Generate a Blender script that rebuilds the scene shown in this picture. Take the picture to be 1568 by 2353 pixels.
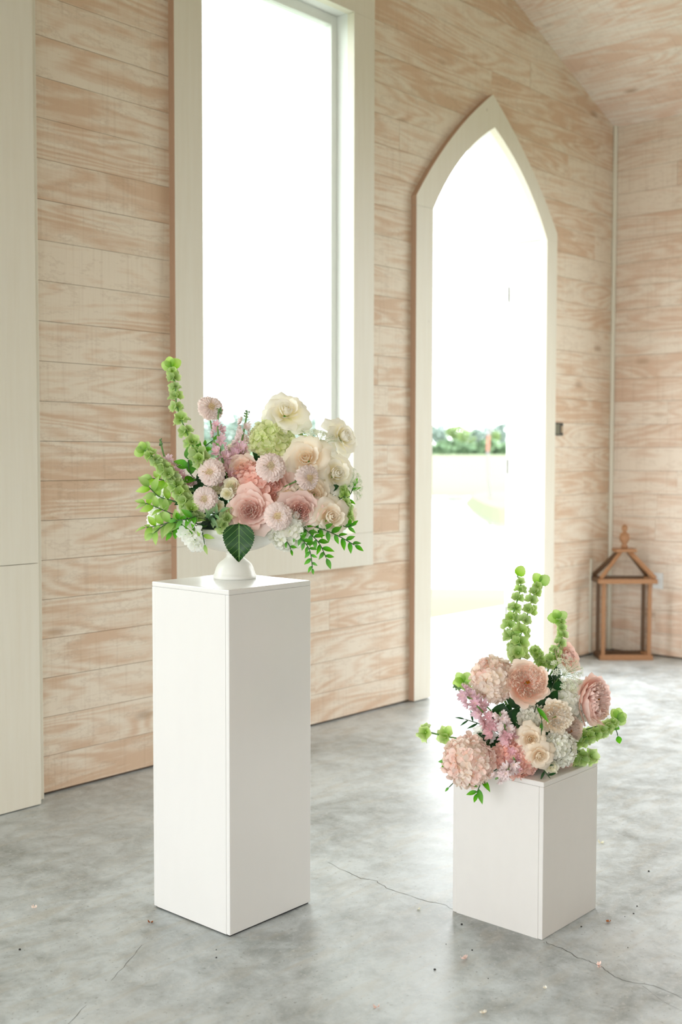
import bpy, math, random
from mathutils import Vector, Matrix
for o in list(bpy.data.objects): bpy.data.objects.remove(o)
SC = bpy.context.scene; COL = SC.collection
pi, sin, cos = math.pi, math.sin, math.cos
V = Vector
random.seed(7)

# ------------------------------------------------------------------ camera
CAM = V((0, 0, 1.45)); F = 2641.65
FW = V((.748592, .661160, -.049778)); RT = V((.662040, -.749467, .001606)); UP = V((.036245, .034158, .998759))
cd = bpy.data.cameras.new('camera'); cam = bpy.data.objects.new('camera', cd); COL.objects.link(cam)
cam.matrix_world = Matrix(((RT.x, UP.x, -FW.x, 0), (RT.y, UP.y, -FW.y, 0), (RT.z, UP.z, -FW.z, CAM.z), (0, 0, 0, 1)))
cd.sensor_fit = 'VERTICAL'; cd.sensor_height = 36; cd.lens = F * 36 / 2353; cd.clip_end = 2000; cd.clip_start = .05
cd.dof.use_dof = True; cd.dof.focus_distance = 3.62; cd.dof.aperture_fstop = 2.6
SC.camera = cam

# ------------------------------------------------------------------ sky, exposure, daylight openings
w = bpy.data.worlds.new('overcast_sky'); SC.world = w; w.use_nodes = True
nt = w.node_tree; bg = nt.nodes['Background']
bg.inputs[0].default_value = (.95, .98, 1, 1); bg.inputs[1].default_value = 5.8
SC.view_settings.view_transform = 'Standard'; SC.view_settings.look = 'None'; SC.view_settings.gamma = 1
SC.view_settings.use_curve_mapping = False
SC.view_settings.exposure = 0.27
def portal(name, loc, rot, sx, sy):
    l = bpy.data.lights.new(name, 'AREA'); l.shape = 'RECTANGLE'; l.size = sx; l.size_y = sy; l.cycles.is_portal = True
    o = bpy.data.objects.new(name, l); COL.objects.link(o); o.location = loc; o.rotation_euler = rot
    return o
# area portals point (-Z) into the room
XL, XR, YB, YN = -4.0, 7.692, 4.135, -6.0        # room: left, end, window and near walls
ZE, SL = 3.83, .388                              # eaves height, roof slope
XM = (XL + XR) / 2
LWO = [(-4.6, -1.2), (.4, 3.6)]; LWZ = (.25, 3.5)  # openings of the left wall (outside the frame)
NWO = []; NWZ = (.0, 3.0)
RWO = [(.3, 3.1)]; RWZ = (.02, 3.5)
for a, b in LWO: portal('daylight_opening', (XL - .13, (a + b) / 2, sum(LWZ) / 2), (0, -pi / 2, 0), LWZ[1] - LWZ[0], b - a)
for a, b in NWO: portal('daylight_opening', ((a + b) / 2, YN - .13, sum(NWZ) / 2), (pi / 2, 0, 0), b - a, NWZ[1] - NWZ[0])
for a, b in RWO: portal('daylight_opening', (XR + .15, (a + b) / 2, sum(RWZ) / 2), (0, pi / 2, 0), RWZ[1] - RWZ[0], b - a)
portal('daylight_opening', (1.15, YB + .3, 2.42), (-pi / 2, 0, 0), 1.1, 2.8)
portal('daylight_opening', (4.2, YB + .3, 2.42), (-pi / 2, 0, 0), 1.1, 2.8)
portal('daylight_opening', (6.08, YB + .3, 1.75), (-pi / 2, 0, 0), 1.27, 3.5)

# ------------------------------------------------------------------ helpers
def ray(px, py): return FW + RT * ((px - 783.5) / F) - UP * ((py - 1175.6) / F)
def at(px, py, depth): return CAM + ray(px, py) * depth
def on_floor(px, py, z=0):
    d = ray(px, py); return CAM + d * ((z - CAM.z) / d.z)
def mesh(name, vs, fs, mats, mi=None, uv=None, smooth=False):
    m = bpy.data.meshes.new(name); m.from_pydata([tuple(v) for v in vs], [], fs)
    for x in (mats if isinstance(mats, (list, tuple)) else [mats]): m.materials.append(x)
    if mi: m.polygons.foreach_set('material_index', mi)
    if uv:
        l = m.uv_layers.new(name='UVMap'); d = []
        for p in m.polygons:
            for vi in p.vertices: d += list(uv[vi])
        l.data.foreach_set('uv', d)
    if smooth: m.polygons.foreach_set('use_smooth', [True] * len(m.polygons))
    m.update(); return m
def link(name, me, parent=None, M=None):
    o = bpy.data.objects.new(name, me); COL.objects.link(o)
    if parent: o.parent = parent
    if M is not None: o.matrix_local = M
    return o
def tag(o, label=None, cat=None, group=None, kind=None):
    if label: o['label'] = label
    if cat: o['category'] = cat
    if group: o['group'] = group
    if kind: o['kind'] = kind
    return o
def thing(name, loc, label, cat, group=None):
    o = bpy.data.objects.new(name, None); COL.objects.link(o); o.location = loc; o.empty_display_size = .02
    return tag(o, label, cat, group)
def struct(name, me): return tag(link(name, me), kind='structure')
class MB:
    def __init__(s): s.v = []; s.f = []; s.m = []; s.u = []
    def add(s, vs, fs, mi=0, uv=None):
        n = len(s.v); s.v += [V(x) for x in vs]; s.f += [tuple(i + n for i in f) for f in fs]; s.m += [mi] * len(fs)
        s.u += list(uv) if uv else [(.5, .5)] * len(vs); return s
    def box(s, a, b, mi=0):
        x0, y0, z0 = a; x1, y1, z1 = b
        return s.add([(x0, y0, z0), (x1, y0, z0), (x1, y1, z0), (x0, y1, z0), (x0, y0, z1), (x1, y0, z1), (x1, y1, z1), (x0, y1, z1)],
              [(0, 3, 2, 1), (4, 5, 6, 7), (0, 1, 5, 4), (1, 2, 6, 5), (2, 3, 7, 6), (3, 0, 4, 7)], mi)
    def tube(s, pts, r, n=6, mi=0, cap=True):
        pts = [V(p) for p in pts]; rs = r if isinstance(r, (list, tuple)) else [r] * len(pts)
        vs = []; fs = []
        for i, p in enumerate(pts):
            t = (pts[min(i + 1, len(pts) - 1)] - pts[max(i - 1, 0)]).normalized()
            a = t.cross(V((0, 0, 1)) if abs(t.z) < .9 else V((1, 0, 0))).normalized(); b = t.cross(a)
            vs += [p + (a * cos(2 * pi * k / n) + b * sin(2 * pi * k / n)) * rs[i] for k in range(n)]
        for i in range(len(pts) - 1):
            for k in range(n): fs.append((i * n + k, i * n + (k + 1) % n, (i + 1) * n + (k + 1) % n, (i + 1) * n + k))
        if cap: fs += [tuple(range(n)), tuple(range(len(vs) - 1, len(vs) - n - 1, -1))]
        return s.add(vs, fs, mi)
    def lathe(s, prof, n=32, mi=0, c=(0, 0, 0)):
        c = V(c); vs = []; fs = []
        for r, z in prof: vs += [c + V((r * cos(2 * pi * k / n), r * sin(2 * pi * k / n), z)) for k in range(n)]
        for i in range(len(prof) - 1):
            for k in range(n): fs.append((i * n + k, i * n + (k + 1) % n, (i + 1) * n + (k + 1) % n, (i + 1) * n + k))
        fs += [tuple(range(n - 1, -1, -1)), tuple(range(len(vs) - n, len(vs)))]
        return s.add(vs, fs, mi)
    def prism(s, poly, y0, y1, ax='y', mi=0, ms=None):      # poly in (x,z) when ax=='y', (y,z) when 'x'; ms = material of the sides
        n = len(poly); g = (lambda p, q: (p[0], q, p[1])) if ax == 'y' else (lambda p, q: (q, p[0], p[1]))
        vs = [g(p, y0) for p in poly] + [g(p, y1) for p in poly]
        s.add(vs, [tuple(range(n)), tuple(range(2 * n - 1, n - 1, -1))], mi)
        b = len(s.v) - 2 * n
        for i in range(n): s.f.append((b + i, b + (i + 1) % n, b + n + (i + 1) % n, b + n + i)); s.m.append(mi if ms is None else ms)
        return s
    def mesh(s, name, mats, smooth=False): return mesh(name, s.v, s.f, mats, s.m, s.u, smooth)
    def build(s, name, mats, parent=None, M=None, smooth=False, bevel=0):
        o = link(name, s.mesh(name, mats, smooth), parent, M)
        if bevel:
            b = o.modifiers.new('bevel', 'BEVEL'); b.width = bevel; b.segments = 2; b.limit_method = 'ANGLE'
        return o
def clip(poly, a, b, c):      # keep a*x+b*z<=c
    out = []
    for i in range(len(poly)):
        p, q = poly[i], poly[(i + 1) % len(poly)]; dp = a * p[0] + b * p[1] - c; dq = a * q[0] + b * q[1] - c
        if dp <= 0: out.append(p)
        if dp * dq < 0: t = dp / (dp - dq); out.append((p[0] + (q[0] - p[0]) * t, p[1] + (q[1] - p[1]) * t))
    return out
def basis(n, roll=0, loc=(0, 0, 0), s=1):      # +Z along n
    n = V(n).normalized(); a = (V((0, 0, 1)) if abs(n.z) < .95 else V((1, 0, 0))).cross(n).normalized(); b = n.cross(a)
    a2 = a * cos(roll) + b * sin(roll); b2 = n.cross(a2)
    return Matrix.Translation(V(loc)) @ Matrix(((a2.x, b2.x, n.x, 0), (a2.y, b2.y, n.y, 0), (a2.z, b2.z, n.z, 0), (0, 0, 0, 1))) @ Matrix.Scale(s, 4)

# ------------------------------------------------------------------ materials
def srgb(r, g, b): return tuple(((c / 255 + .055) / 1.055) ** 2.4 if c > 10 else c / 3294.6 for c in (r, g, b)) + (1,)
class NT:
    def __init__(s, name):
        s.m = bpy.data.materials.new(name); s.m.use_nodes = True; s.t = s.m.node_tree; s.b = s.t.nodes['Principled BSDF']; s.out = s.t.nodes['Material Output']
    def n(s, typ, ins=None, **kw):
        x = s.t.nodes.new('ShaderNode' + typ)
        for k, v in kw.items(): setattr(x, k, v)
        for k, v in (ins or {}).items():
            if isinstance(v, bpy.types.NodeSocket): s.t.links.new(v, x.inputs[k])
            else: x.inputs[k].default_value = v
        return x
    def math(s, op, a, b=0.0, c=None):
        ins = {0: a, 1: b}
        if c is not None: ins[2] = c
        return s.n('Math', ins, operation=op).outputs[0]
    def mix(s, f, a, b, t='MIX'):
        x = s.n('Mix', None, data_type='RGBA', blend_type=t)
        for i, v in ((0, f), (6, a), (7, b)):
            if isinstance(v, bpy.types.NodeSocket): s.t.links.new(v, x.inputs[i])
            else: x.inputs[i].default_value = v
        return x.outputs[2]
    def ramp(s, f, *st):
        x = s.n('ValToRGB', {0: f}); e = x.color_ramp.elements
        while len(e) < len(st): e.new(.5)
        for i, (p, c) in enumerate(st): e[i].position = p; e[i].color = c if isinstance(c, tuple) else (c, c, c, 1)
        return x.outputs[0]
    def set(s, **kw):
        for k, v in kw.items():
            k = k.replace('_', ' ')
            if isinstance(v, bpy.types.NodeSocket): s.t.links.new(v, s.b.inputs[k])
            else: s.b.inputs[k].default_value = v
        return s
    def bump(s, h, d, st=.3): s.t.links.new(s.n('Bump', {'Height': h, 'Distance': d, 'Strength': st}).outputs[0], s.b.inputs['Normal'])
def plain(name, c, rough=.6, nz=.06, sc=30, bump=0, metal=0):
    t = NT(name); n = t.n('TexNoise', {'Scale': sc, 'Detail': 4}).outputs[0]
    t.set(Base_Color=t.mix(n, tuple(x * (1 - nz) for x in c[:3]) + (1,), tuple(min(1, x * (1 + nz)) for x in c[:3]) + (1,)), Roughness=rough, Metallic=metal)
    if bump: t.bump(n, bump)
    return t.m
def wood(name, ax, white, brown, dark):
    t = NT(name); p = t.n('SeparateXYZ', {0: t.n('NewGeometry').outputs['Position']}); r = t.n('ObjectInfo').outputs['Random']
    al = p.outputs[0 if ax == 'x' else 1]; ac = p.outputs[2] if ax != 'c' else p.outputs[0]
    off = t.math('MULTIPLY', r, 83.0)
    def co(a, b, k=0.): return t.n('CombineXYZ', {0: t.math('MULTIPLY_ADD', al, a, off), 1: t.math('MULTIPLY', ac, b), 2: t.math('ADD', off, k)}).outputs[0]
    g = t.n('TexNoise', {'Vector': co(.62, 4.6), 'Scale': 1.0, 'Detail': 2.2, 'Roughness': .45, 'Distortion': .35}).outputs[0]
    rings = t.math('SINE', t.math('MULTIPLY', g, 96.0))
    fine = t.n('TexNoise', {'Vector': co(2.5, 120), 'Scale': 1.0, 'Detail': 3}).outputs[0]
    mid = t.n('TexNoise', {'Vector': co(5, 17, 9.), 'Scale': 1.0, 'Detail': 5, 'Roughness': .65}).outputs[0]
    patch = t.n('TexNoise', {'Vector': co(1.1, 3.2, 5.), 'Scale': 1.0, 'Detail': 3}).outputs[0]
    rr = t.math('ADD', t.math('MULTIPLY', rings, .22), t.math('ADD', t.math('MULTIPLY', t.math('SUBTRACT', mid, .5), 1.5), t.math('MULTIPLY', t.math('SUBTRACT', fine, .5), .7)))
    f = t.math('ADD', rr, t.math('ADD', t.math('MULTIPLY', t.math('SUBTRACT', patch, .5), 2.0), t.math('MULTIPLY_ADD', r, .35, .28)))
    c = t.ramp(f, (.20, white), (.5, tuple(white[i] * .55 + brown[i] * .45 for i in range(3)) + (1,)), (.85, brown))
    kv = t.n('TexVoronoi', {'Vector': co(1.5, 3.6, 2.), 'Scale': 1.0, 'Randomness': 1.0}).outputs[0]
    kn = t.ramp(kv, (.035, 1.0), (.11, 0.0)); c = t.mix(t.math('MULTIPLY', kn, .6), c, dark)
    gl = t.ramp(t.math('ABSOLUTE', t.math('SUBTRACT', mid, .43)), (0, 1.0), (.03, 0.0))
    c = t.mix(t.math('MULTIPLY', gl, .22), c, dark)
    saw = t.n('TexNoise', {'Vector': co(75, 2.5, 1.), 'Scale': 1.0, 'Detail': 1}).outputs[0]
    c = t.mix(t.math('MULTIPLY', t.ramp(saw, (.56, 0.0), (.74, 1.0)), .12), c, dark)
    t.set(Base_Color=c, Roughness=.62); t.bump(t.math('ADD', rr, saw), .0015, .35)
    return t.m
WH = (.82, .72, .59, 1); BR = (.68, .49, .34, 1); DK = (.36, .22, .12, 1)
M_wx = wood('whitewashed pine along the wall', 'x', WH, BR, DK)
M_wy = wood('whitewashed pine of the end wall', 'y', (.82, .71, .60, 1), (.68, .49, .365, 1), DK)
M_wc = wood('whitewashed pine of the ceiling', 'c', (.87, .78, .68, 1), (.76, .56, .43, 1), DK)
M_gap = plain('dark gap behind the boards', (.13, .085, .055, 1), .9)
M_raw = plain('bare pine edge', (.50, .32, .215, 1), .7, .25, 60)
def trim_mat():
    t = NT('cream painted trim'); p = t.n('NewGeometry').outputs['Position']
    a = t.n('TexNoise', {'Vector': t.n('Mapping', {'Vector': p, 'Scale': (14, 14, .8)}).outputs[0], 'Scale': 3.0, 'Detail': 4}).outputs[0]
    b = t.n('TexNoise', {'Vector': p, 'Scale': 1.7, 'Detail': 5}).outputs[0]
    c = t.mix(t.ramp(a, (.2, 0.0), (.85, 1.0)), (.77, .72, .60, 1), (.82, .785, .68, 1))
    c = t.mix(t.math('MULTIPLY', t.ramp(b, (.5, 0.0), (.75, 1.0)), .3), c, (.80, .78, .71, 1))
    k = t.ramp(t.n('TexVoronoi', {'Vector': t.n('Mapping', {'Vector': p, 'Scale': (7, 7, 3.5)}).outputs[0], 'Scale': 1.0}).outputs[0], (.022, 1.0), (.04, 0.0))
    c = t.mix(t.math('MULTIPLY', k, .6), c, (.25, .19, .12, 1))
    t.set(Base_Color=c, Roughness=.5); t.bump(a, .0006); return t.m
M_trim = trim_mat()
M_white = plain('white painted jamb', (.86, .87, .84, 1), .45, .02)
M_ped = plain('glossy white pedestal paint', (.86, .85, .83, 1), .22, .015, 6)
M_ped2 = plain('satin white pedestal paint', (.85, .83, .80, 1), .38, .02, 8)
M_ply = plain('bare plywood edge', (.62, .50, .34, 1), .6, .1)
M_black = plain('dark plinth', (.02, .018, .015, 1), .9)
def floor_mat():
    t = NT('sealed grey concrete'); p = t.n('NewGeometry').outputs['Position']
    mp = lambda s, r=0: t.n('Mapping', {'Vector': p, 'Scale': s, 'Rotation': (0, 0, r)}).outputs[0]
    a = t.n('TexNoise', {'Vector': mp((1.3, 1.3, 1)), 'Scale': 1.5, 'Detail': 9, 'Roughness': .66, 'Distortion': .7}).outputs[0]
    b = t.n('TexNoise', {'Vector': mp((1, 1, 1)), 'Scale': 11, 'Detail': 6, 'Roughness': .7, 'Distortion': .4}).outputs[0]
    s = t.n('TexNoise', {'Vector': mp((1, 1, 1)), 'Scale': 75, 'Detail': 3}).outputs[0]
    g = t.n('TexNoise', {'Vector': mp((2, 9, 1), .9), 'Scale': 2.4, 'Detail': 5, 'Distortion': .8}).outputs[0]
    f = t.math('ADD', t.math('MULTIPLY', a, .55), t.math('MULTIPLY', b, .45))
    c = t.ramp(f, (.34, (.20, .215, .205, 1)), (.45, (.38, .41, .41, 1)), (.56, (.55, .59, .60, 1)), (.70, (.67, .70, .70, 1)))
    c = t.mix(t.math('MULTIPLY', t.ramp(g, (.5, 0.0), (.72, 1.0)), .35), c, (.43, .385, .30, 1))
    c = t.mix(t.math('MULTIPLY', t.ramp(s, (.60, 0.0), (.70, 1.0)), .5), c, (.60, .60, .57, 1))
    c = t.mix(t.math('MULTIPLY', t.ramp(s, (.28, 1.0), (.37, 0.0)), .5), c, (.13, .125, .11, 1))
    h = t.ramp(t.n('TexWave', {'Vector': mp((1, 1, 1), .5), 'Scale': 1.2, 'Distortion': 16, 'Detail': 5, 'Detail Scale': 2.2}).outputs[1], (.0, 1.0), (.03, 0.0))
    c = t.mix(t.math('MULTIPLY', h, .18), c, (.65, .65, .62, 1))
    t.set(Base_Color=c, Roughness=t.ramp(b, (.3, .36), (.7, .56)), Specular_IOR_Level=.75, Coat_Weight=.3, Coat_Roughness=.42)
    t.bump(t.math('ADD', b, t.math('MULTIPLY', s, .4)), .0012, .25); return t.m
M_floor = floor_mat()
def glass_mat():
    t = NT('window glass'); tr = t.n('BsdfTransparent', {0: (.93, .965, .95, 1)}); gl = t.n('BsdfGlossy', {'Roughness': .02})
    fr = t.math('MULTIPLY_ADD', t.math('POWER', t.n('LayerWeight').outputs[1], 4.0), .5, .04); m = t.n('MixShader', {0: fr, 1: tr.outputs[0], 2: gl.outputs[0]})
    t.t.links.new(m.outputs[0], t.out.inputs[0]); return t.m
M_glass = glass_mat()
def petal_mat(name, base, mid, edge, trans=.32, p1=.3, p2=.75):
    light = (.40 if 'rose' in name else .42 if 'scab' in name else .30) if 'petal' in name else 0
    t = NT(name); uv = t.n('SeparateXYZ', {0: t.n('UVMap').outputs[0]}).outputs[1]
    r = t.n('ObjectInfo').outputs['Random']
    n = t.n('TexNoise', {'Vector': t.n('TexCoord').outputs['Object'], 'Scale': 60, 'Detail': 2}).outputs[0]
    c = t.ramp(t.math('ADD', uv, t.math('MULTIPLY', t.math('SUBTRACT', n, .5), .12)), (.02, base), (p1, mid), (p2, edge))
    if light: c = t.mix(light, c, (1, 1, 1, 1))
    hv = t.n('HueSaturation', {'Color': c, 'Value': t.math('MULTIPLY_ADD', r, .12, 1.0), 'Saturation': t.math('MULTIPLY_ADD', r, .3, 1.0)}).outputs[0]
    d = t.n('BsdfDiffuse', {0: hv}); tl = t.n('BsdfTranslucent', {0: hv}); g = t.n('BsdfGlossy', {0: (1, 1, 1, 1), 'Roughness': .55})
    m = t.n('MixShader', {0: trans, 1: d.outputs[0], 2: tl.outputs[0]}); m2 = t.n('MixShader', {0: .03, 1: m.outputs[0], 2: g.outputs[0]})
    t.t.links.new(m2.outputs[0], t.out.inputs[0]); return t.m
S = srgb
P_blush = petal_mat('blush rose petal', S(242, 156, 130), S(250, 192, 172), S(254, 216, 202))
P_mauve = petal_mat('dusty mauve rose petal', S(206, 130, 108), S(234, 178, 158), S(246, 206, 192))
P_peach = petal_mat('peach garden rose petal', S(246, 150, 98), S(255, 202, 168), S(255, 228, 208))
P_cream = petal_mat('cream rose petal', S(246, 214, 162), S(255, 228, 192), S(255, 244, 224))
P_ivory = petal_mat('ivory rose petal', S(236, 222, 150), S(255, 243, 208), S(255, 251, 236), .36)
P_tan = petal_mat('champagne rose petal', S(224, 182, 122), S(248, 220, 178), S(255, 238, 210))
P_yell = petal_mat('pale yellow spray rose petal', S(214, 204, 130), S(240, 230, 178), S(250, 245, 214))
P_scab = petal_mat('shell pink scabiosa petal', S(244, 204, 178), S(252, 214, 200), S(255, 234, 226), .36)
P_hpink = petal_mat('blush hydrangea petal', S(250, 214, 172), S(252, 208, 190), S(255, 226, 214))
P_hcoral = petal_mat('coral hydrangea petal', S(236, 158, 134), S(248, 182, 160), S(254, 204, 188))
P_hcream = petal_mat('ivory blush hydrangea petal', S(242, 222, 178), S(250, 228, 208), S(252, 238, 224))
P_hgreen = petal_mat('lime hydrangea petal', S(190, 206, 100), S(222, 232, 150), S(238, 244, 190), .4)
P_hwhite = petal_mat('white green hydrangea petal', S(216, 220, 168), S(240, 240, 222), S(248, 248, 238))
P_hgrey = petal_mat('grey green hydrangea petal', S(190, 190, 158), S(218, 216, 196), S(232, 230, 216))
P_stock = petal_mat('orchid pink stock petal', S(236, 206, 190), S(238, 188, 200), S(242, 204, 218))
P_stock2 = petal_mat('deep pink stock petal', S(220, 150, 160), S(232, 168, 178), S(240, 192, 200))
P_stockp = petal_mat('pale pink stock petal', S(236, 220, 190), S(248, 222, 222), S(252, 236, 236))
P_lis = petal_mat('white lisianthus petal', S(220, 228, 180), S(246, 248, 238), S(253, 254, 250), .4)
P_lace = petal_mat('lace flower', S(190, 200, 160), S(232, 236, 214), S(244, 246, 232), .3)
P_scabc = petal_mat('scabiosa centre', S(160, 170, 110), S(216, 200, 164), S(244, 230, 206), .2)
P_stam = petal_mat('orange stamens', S(196, 104, 30), S(214, 130, 50), S(232, 170, 90), .1)
L_lime = petal_mat('fresh lime leaf', S(118, 164, 72), S(158, 196, 104), S(190, 216, 142), .45)
L_bell = petal_mat('bells of ireland calyx', S(104, 142, 64), S(164, 194, 116), S(216, 232, 178), .42, .25, .9)
L_mid = petal_mat('mid green leaf', S(64, 122, 44), S(90, 158, 58), S(118, 180, 80), .35)
L_ruscus = petal_mat('smilax leaf', S(54, 118, 40), S(82, 154, 54), S(110, 178, 74), .4)
L_dark = petal_mat('dark green leaf', S(22, 52, 26), S(30, 66, 34), S(44, 84, 46), .12)
L_grey = petal_mat('grey green leaf', S(80, 120, 84), S(120, 156, 112), S(150, 180, 136), .3)
M_stem = plain('green stem', S(112, 158, 84), .5)
M_stemd = plain('dark green stem', S(52, 84, 44), .5)
M_vase = plain('white glazed ceramic', (.88, .87, .82, 1), .3, .015, 10)
M_foam = plain('dark green floral foam', (.012, .03, .014, 1), .9)
def hyleaf_mat():
    t = NT('hydrangea leaf with pale veins'); u = t.n('SeparateXYZ', {0: t.n('UVMap').outputs[0]}); x, y = u.outputs[0], u.outputs[1]
    ax = t.math('ABSOLUTE', t.math('SUBTRACT', x, .5))
    midr = t.ramp(ax, (.008, 1.0), (.022, 0.0))
    # side veins leave the midrib upwards
    ph = t.math('FRACT', t.math('MULTIPLY', t.math('SUBTRACT', y, t.math('MULTIPLY', ax, .75)), 5.5))
    sv = t.ramp(t.math('ABSOLUTE', t.math('SUBTRACT', ph, .5)), (.02, 1.0), (.06, 0.0))
    ph2 = t.math('FRACT', t.math('MULTIPLY', t.math('ADD', y, t.math('MULTIPLY', ax, .35)), 26.0))
    tv = t.math('MULTIPLY', t.ramp(t.math('ABSOLUTE', t.math('SUBTRACT', ph2, .5)), (.03, 1.0), (.12, 0.0)), .22)
    f = t.math('MAXIMUM', t.math('MAXIMUM', midr, t.math('MULTIPLY', sv, .75)), tv)
    c = t.mix(f, S(24, 74, 26), S(120, 164, 84)); t.set(Base_Color=c, Roughness=.4); t.bump(t.math('SUBTRACT', 1.0, f), .0015, .5); return t.m
M_hyleaf = hyleaf_mat()

# ------------------------------------------------------------------ room shell
zr = lambda x: ZE + SL * (XR - x) if x > XM else ZE + SL * (x - XL)
ROW = .1672; ZT = ZE + SL * (XR - XM)
# openings of the window wall
DX0, DX1, DZS, DAX, DAZ = 5.453, 6.711, 2.885, 6.080, 3.487       # doorway opening
OX0, OX1, OZS, OAX, OAZ = 5.290, 6.842, 2.940, 6.058, 3.685       # outside of its casing
WX0, WX1, WZ0, WZ1 = 3.658, 4.741, 1.020, 3.812
CX0, CX1, CZ0, CZ1 = 3.486, 4.911, .838, 3.985
WD = -3.05      # offset of the second window, left of the post
def arc(p, q, sag, n=10):      # from p to q, bulging to the left of travel
    p, q = V((p[0], p[1])), V((q[0], q[1])); d = q - p; nrm = V((-d.y, d.x)).normalized(); out = []
    for i in range(n + 1):
        t = i / n; m = p + d * t + nrm * (4 * sag * t * (1 - t)); out.append((m.x, m.y))
    return out
inL = arc((DX0, DZS), (DAX, DAZ), .058); inR = arc((DAX, DAZ), (DX1, DZS), .058)
ouL = arc((OX0, OZS), (OAX, OAZ), .046); ouR = arc((OAX, OAZ), (OX1, OZS), .046)
def mid_x(side, z):      # middle of the arch casing at height z
    a, b = (inL, ouL) if side < 0 else (inR, ouR)
    def xa(pl):
        zs = sorted(pl, key=lambda p: p[1])
        if z <= zs[0][1]: return zs[0][0]
        if z >= zs[-1][1]: return zs[-1][0]
        for i in range(len(zs) - 1):
            if zs[i][1] <= z <= zs[i + 1][1]:
                t = (z - zs[i][1]) / (zs[i + 1][1] - zs[i][1]); return zs[i][0] + (zs[i + 1][0] - zs[i][0]) * t
    return (xa(a) + xa(b)) / 2
def shell_wall():      # solid behind the boards, with the openings cut
    mb = MB()
    def q(poly):
        if len(poly) > 2: mb.prism(poly, YB + .02, YB + .24)
    cols = [(XL, WX0 + WD - .05), (WX0 + WD - .05, WX1 + WD + .05), (WX1 + WD + .05, WX0 - .05), (WX0 - .05, WX1 + .05), (WX1 + .05, DX0 - .06), (DX0 - .06, DX1 + .06), (DX1 + .06, XR)]
    for i, (a, b) in enumerate(cols):
        top = [(b, zr(b)), (XM, ZT), (a, zr(a))] if a < XM < b else [(b, zr(b)), (a, zr(a))]
        if i in (1, 3): q([(a, 0), (b, 0), (b, WZ0 - .05), (a, WZ0 - .05)]); q([(a, WZ1 + .05), (b, WZ1 + .05)] + top)
        elif i == 5:
            pts = [(DX0 - .06, DZS - .02)] + [(x + (-.04 if x < DAX else .04), z + .05) for x, z in inL[:-1]] + [(DAX, DAZ + .07)] + [(x + .04, z + .05) for x, z in inR[1:]] + [(DX1 + .06, DZS - .02)]
            for j in range(len(pts) - 1):
                (x0, z0), (x1, z1) = pts[j], pts[j + 1]
                if x1 - x0 > 1e-4: q([(x0, z0), (x1, z1), (x1, zr(x1)), (x0, zr(x0))])
        else: q([(a, 0), (b, 0)] + top)
    return mb.mesh('wall_back', M_gap)
wall_b = struct('wall_back', shell_wall())
M_ext = plain('pale exterior siding', (.72, .72, .69, 1), .7)
mb = MB(); zz_ = ZT
for a, b, z0_, z1_ in ((XL, WX0 + WD - .05, 0, 3.8), (WX0 + WD - .05, WX1 + WD + .05, 0, WZ0 - .05), (WX1 + WD + .05, WX0 - .05, 0, 3.9), (WX0 - .05, WX1 + .05, 0, WZ0 - .05), (WX1 + .05, DX0 - .06, 0, 3.9), (DX1 + .06, XR, 0, 3.8)):
    mb.box((a, YB + .24, z0_ - .1), (b, YB + .255, z1_))
mb.build('siding', M_ext, wall_b)
rnd = random.Random(3)
def plank_poly(poly, prn, mat, ax='y', base=YB, sgn=1, name='plank'):
    if len(poly) < 3: return
    pr = rnd.uniform(0, .0018)
    mb = MB().prism(poly, base + sgn * pr, base + sgn * .022, ax)
    mb.build(name, mat, prn)
GAP = .0009
for k in range(int(ZT / ROW) + 1):
    z0, z1 = k * ROW + GAP, (k + 1) * ROW - GAP
    if z0 < .01: z0 = .012
    spans = []
    def cut(a, b):
        if b - a > .3 and rnd.random() < (.9 if b - a > 2.4 else .22 if a > 2.8 else .0):
            c = rnd.uniform(a + .25 * (b - a), b - .25 * (b - a)); return [(a, c - .0008), (c + .0008, b)]
        return [(a, b)]
    segs = [(XL, 3.56 + WD), (4.85 + WD, 2.5), (2.7, 3.56)] if z1 > CZ0 and z0 < CZ1 - .02 else [(XL, 2.5), (2.7, 5.36)]
    if z1 > CZ0 and z0 < CZ1 - .02: segs.append((4.85, 5.36))
    segs.append((6.78, XR))
    polys = []
    for a, b in segs:
        dl, dr = b == 5.36, a == 6.78
        if z0 > OAZ - .06:
            if dl: b = XR
            if dr: continue
        for c, d in cut(a, b):
            x1b = x1t = d; x0b = x0t = c
            if dl and d == b and z0 <= OAZ - .06: x1b, x1t = mid_x(-1, z0), mid_x(-1, z1)
            if dr and c == a: x0b, x0t = mid_x(1, z0), mid_x(1, z1)
            polys.append([(x0b, z0), (x1b, z0), (x1t, z1), (x0t, z1)])
    for p in polys:
        p = clip(p, SL, 1, ZE + SL * XR); p = clip(p, -SL, 1, ZE - SL * XL)
        plank_poly(p, wall_b, M_wx)
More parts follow.
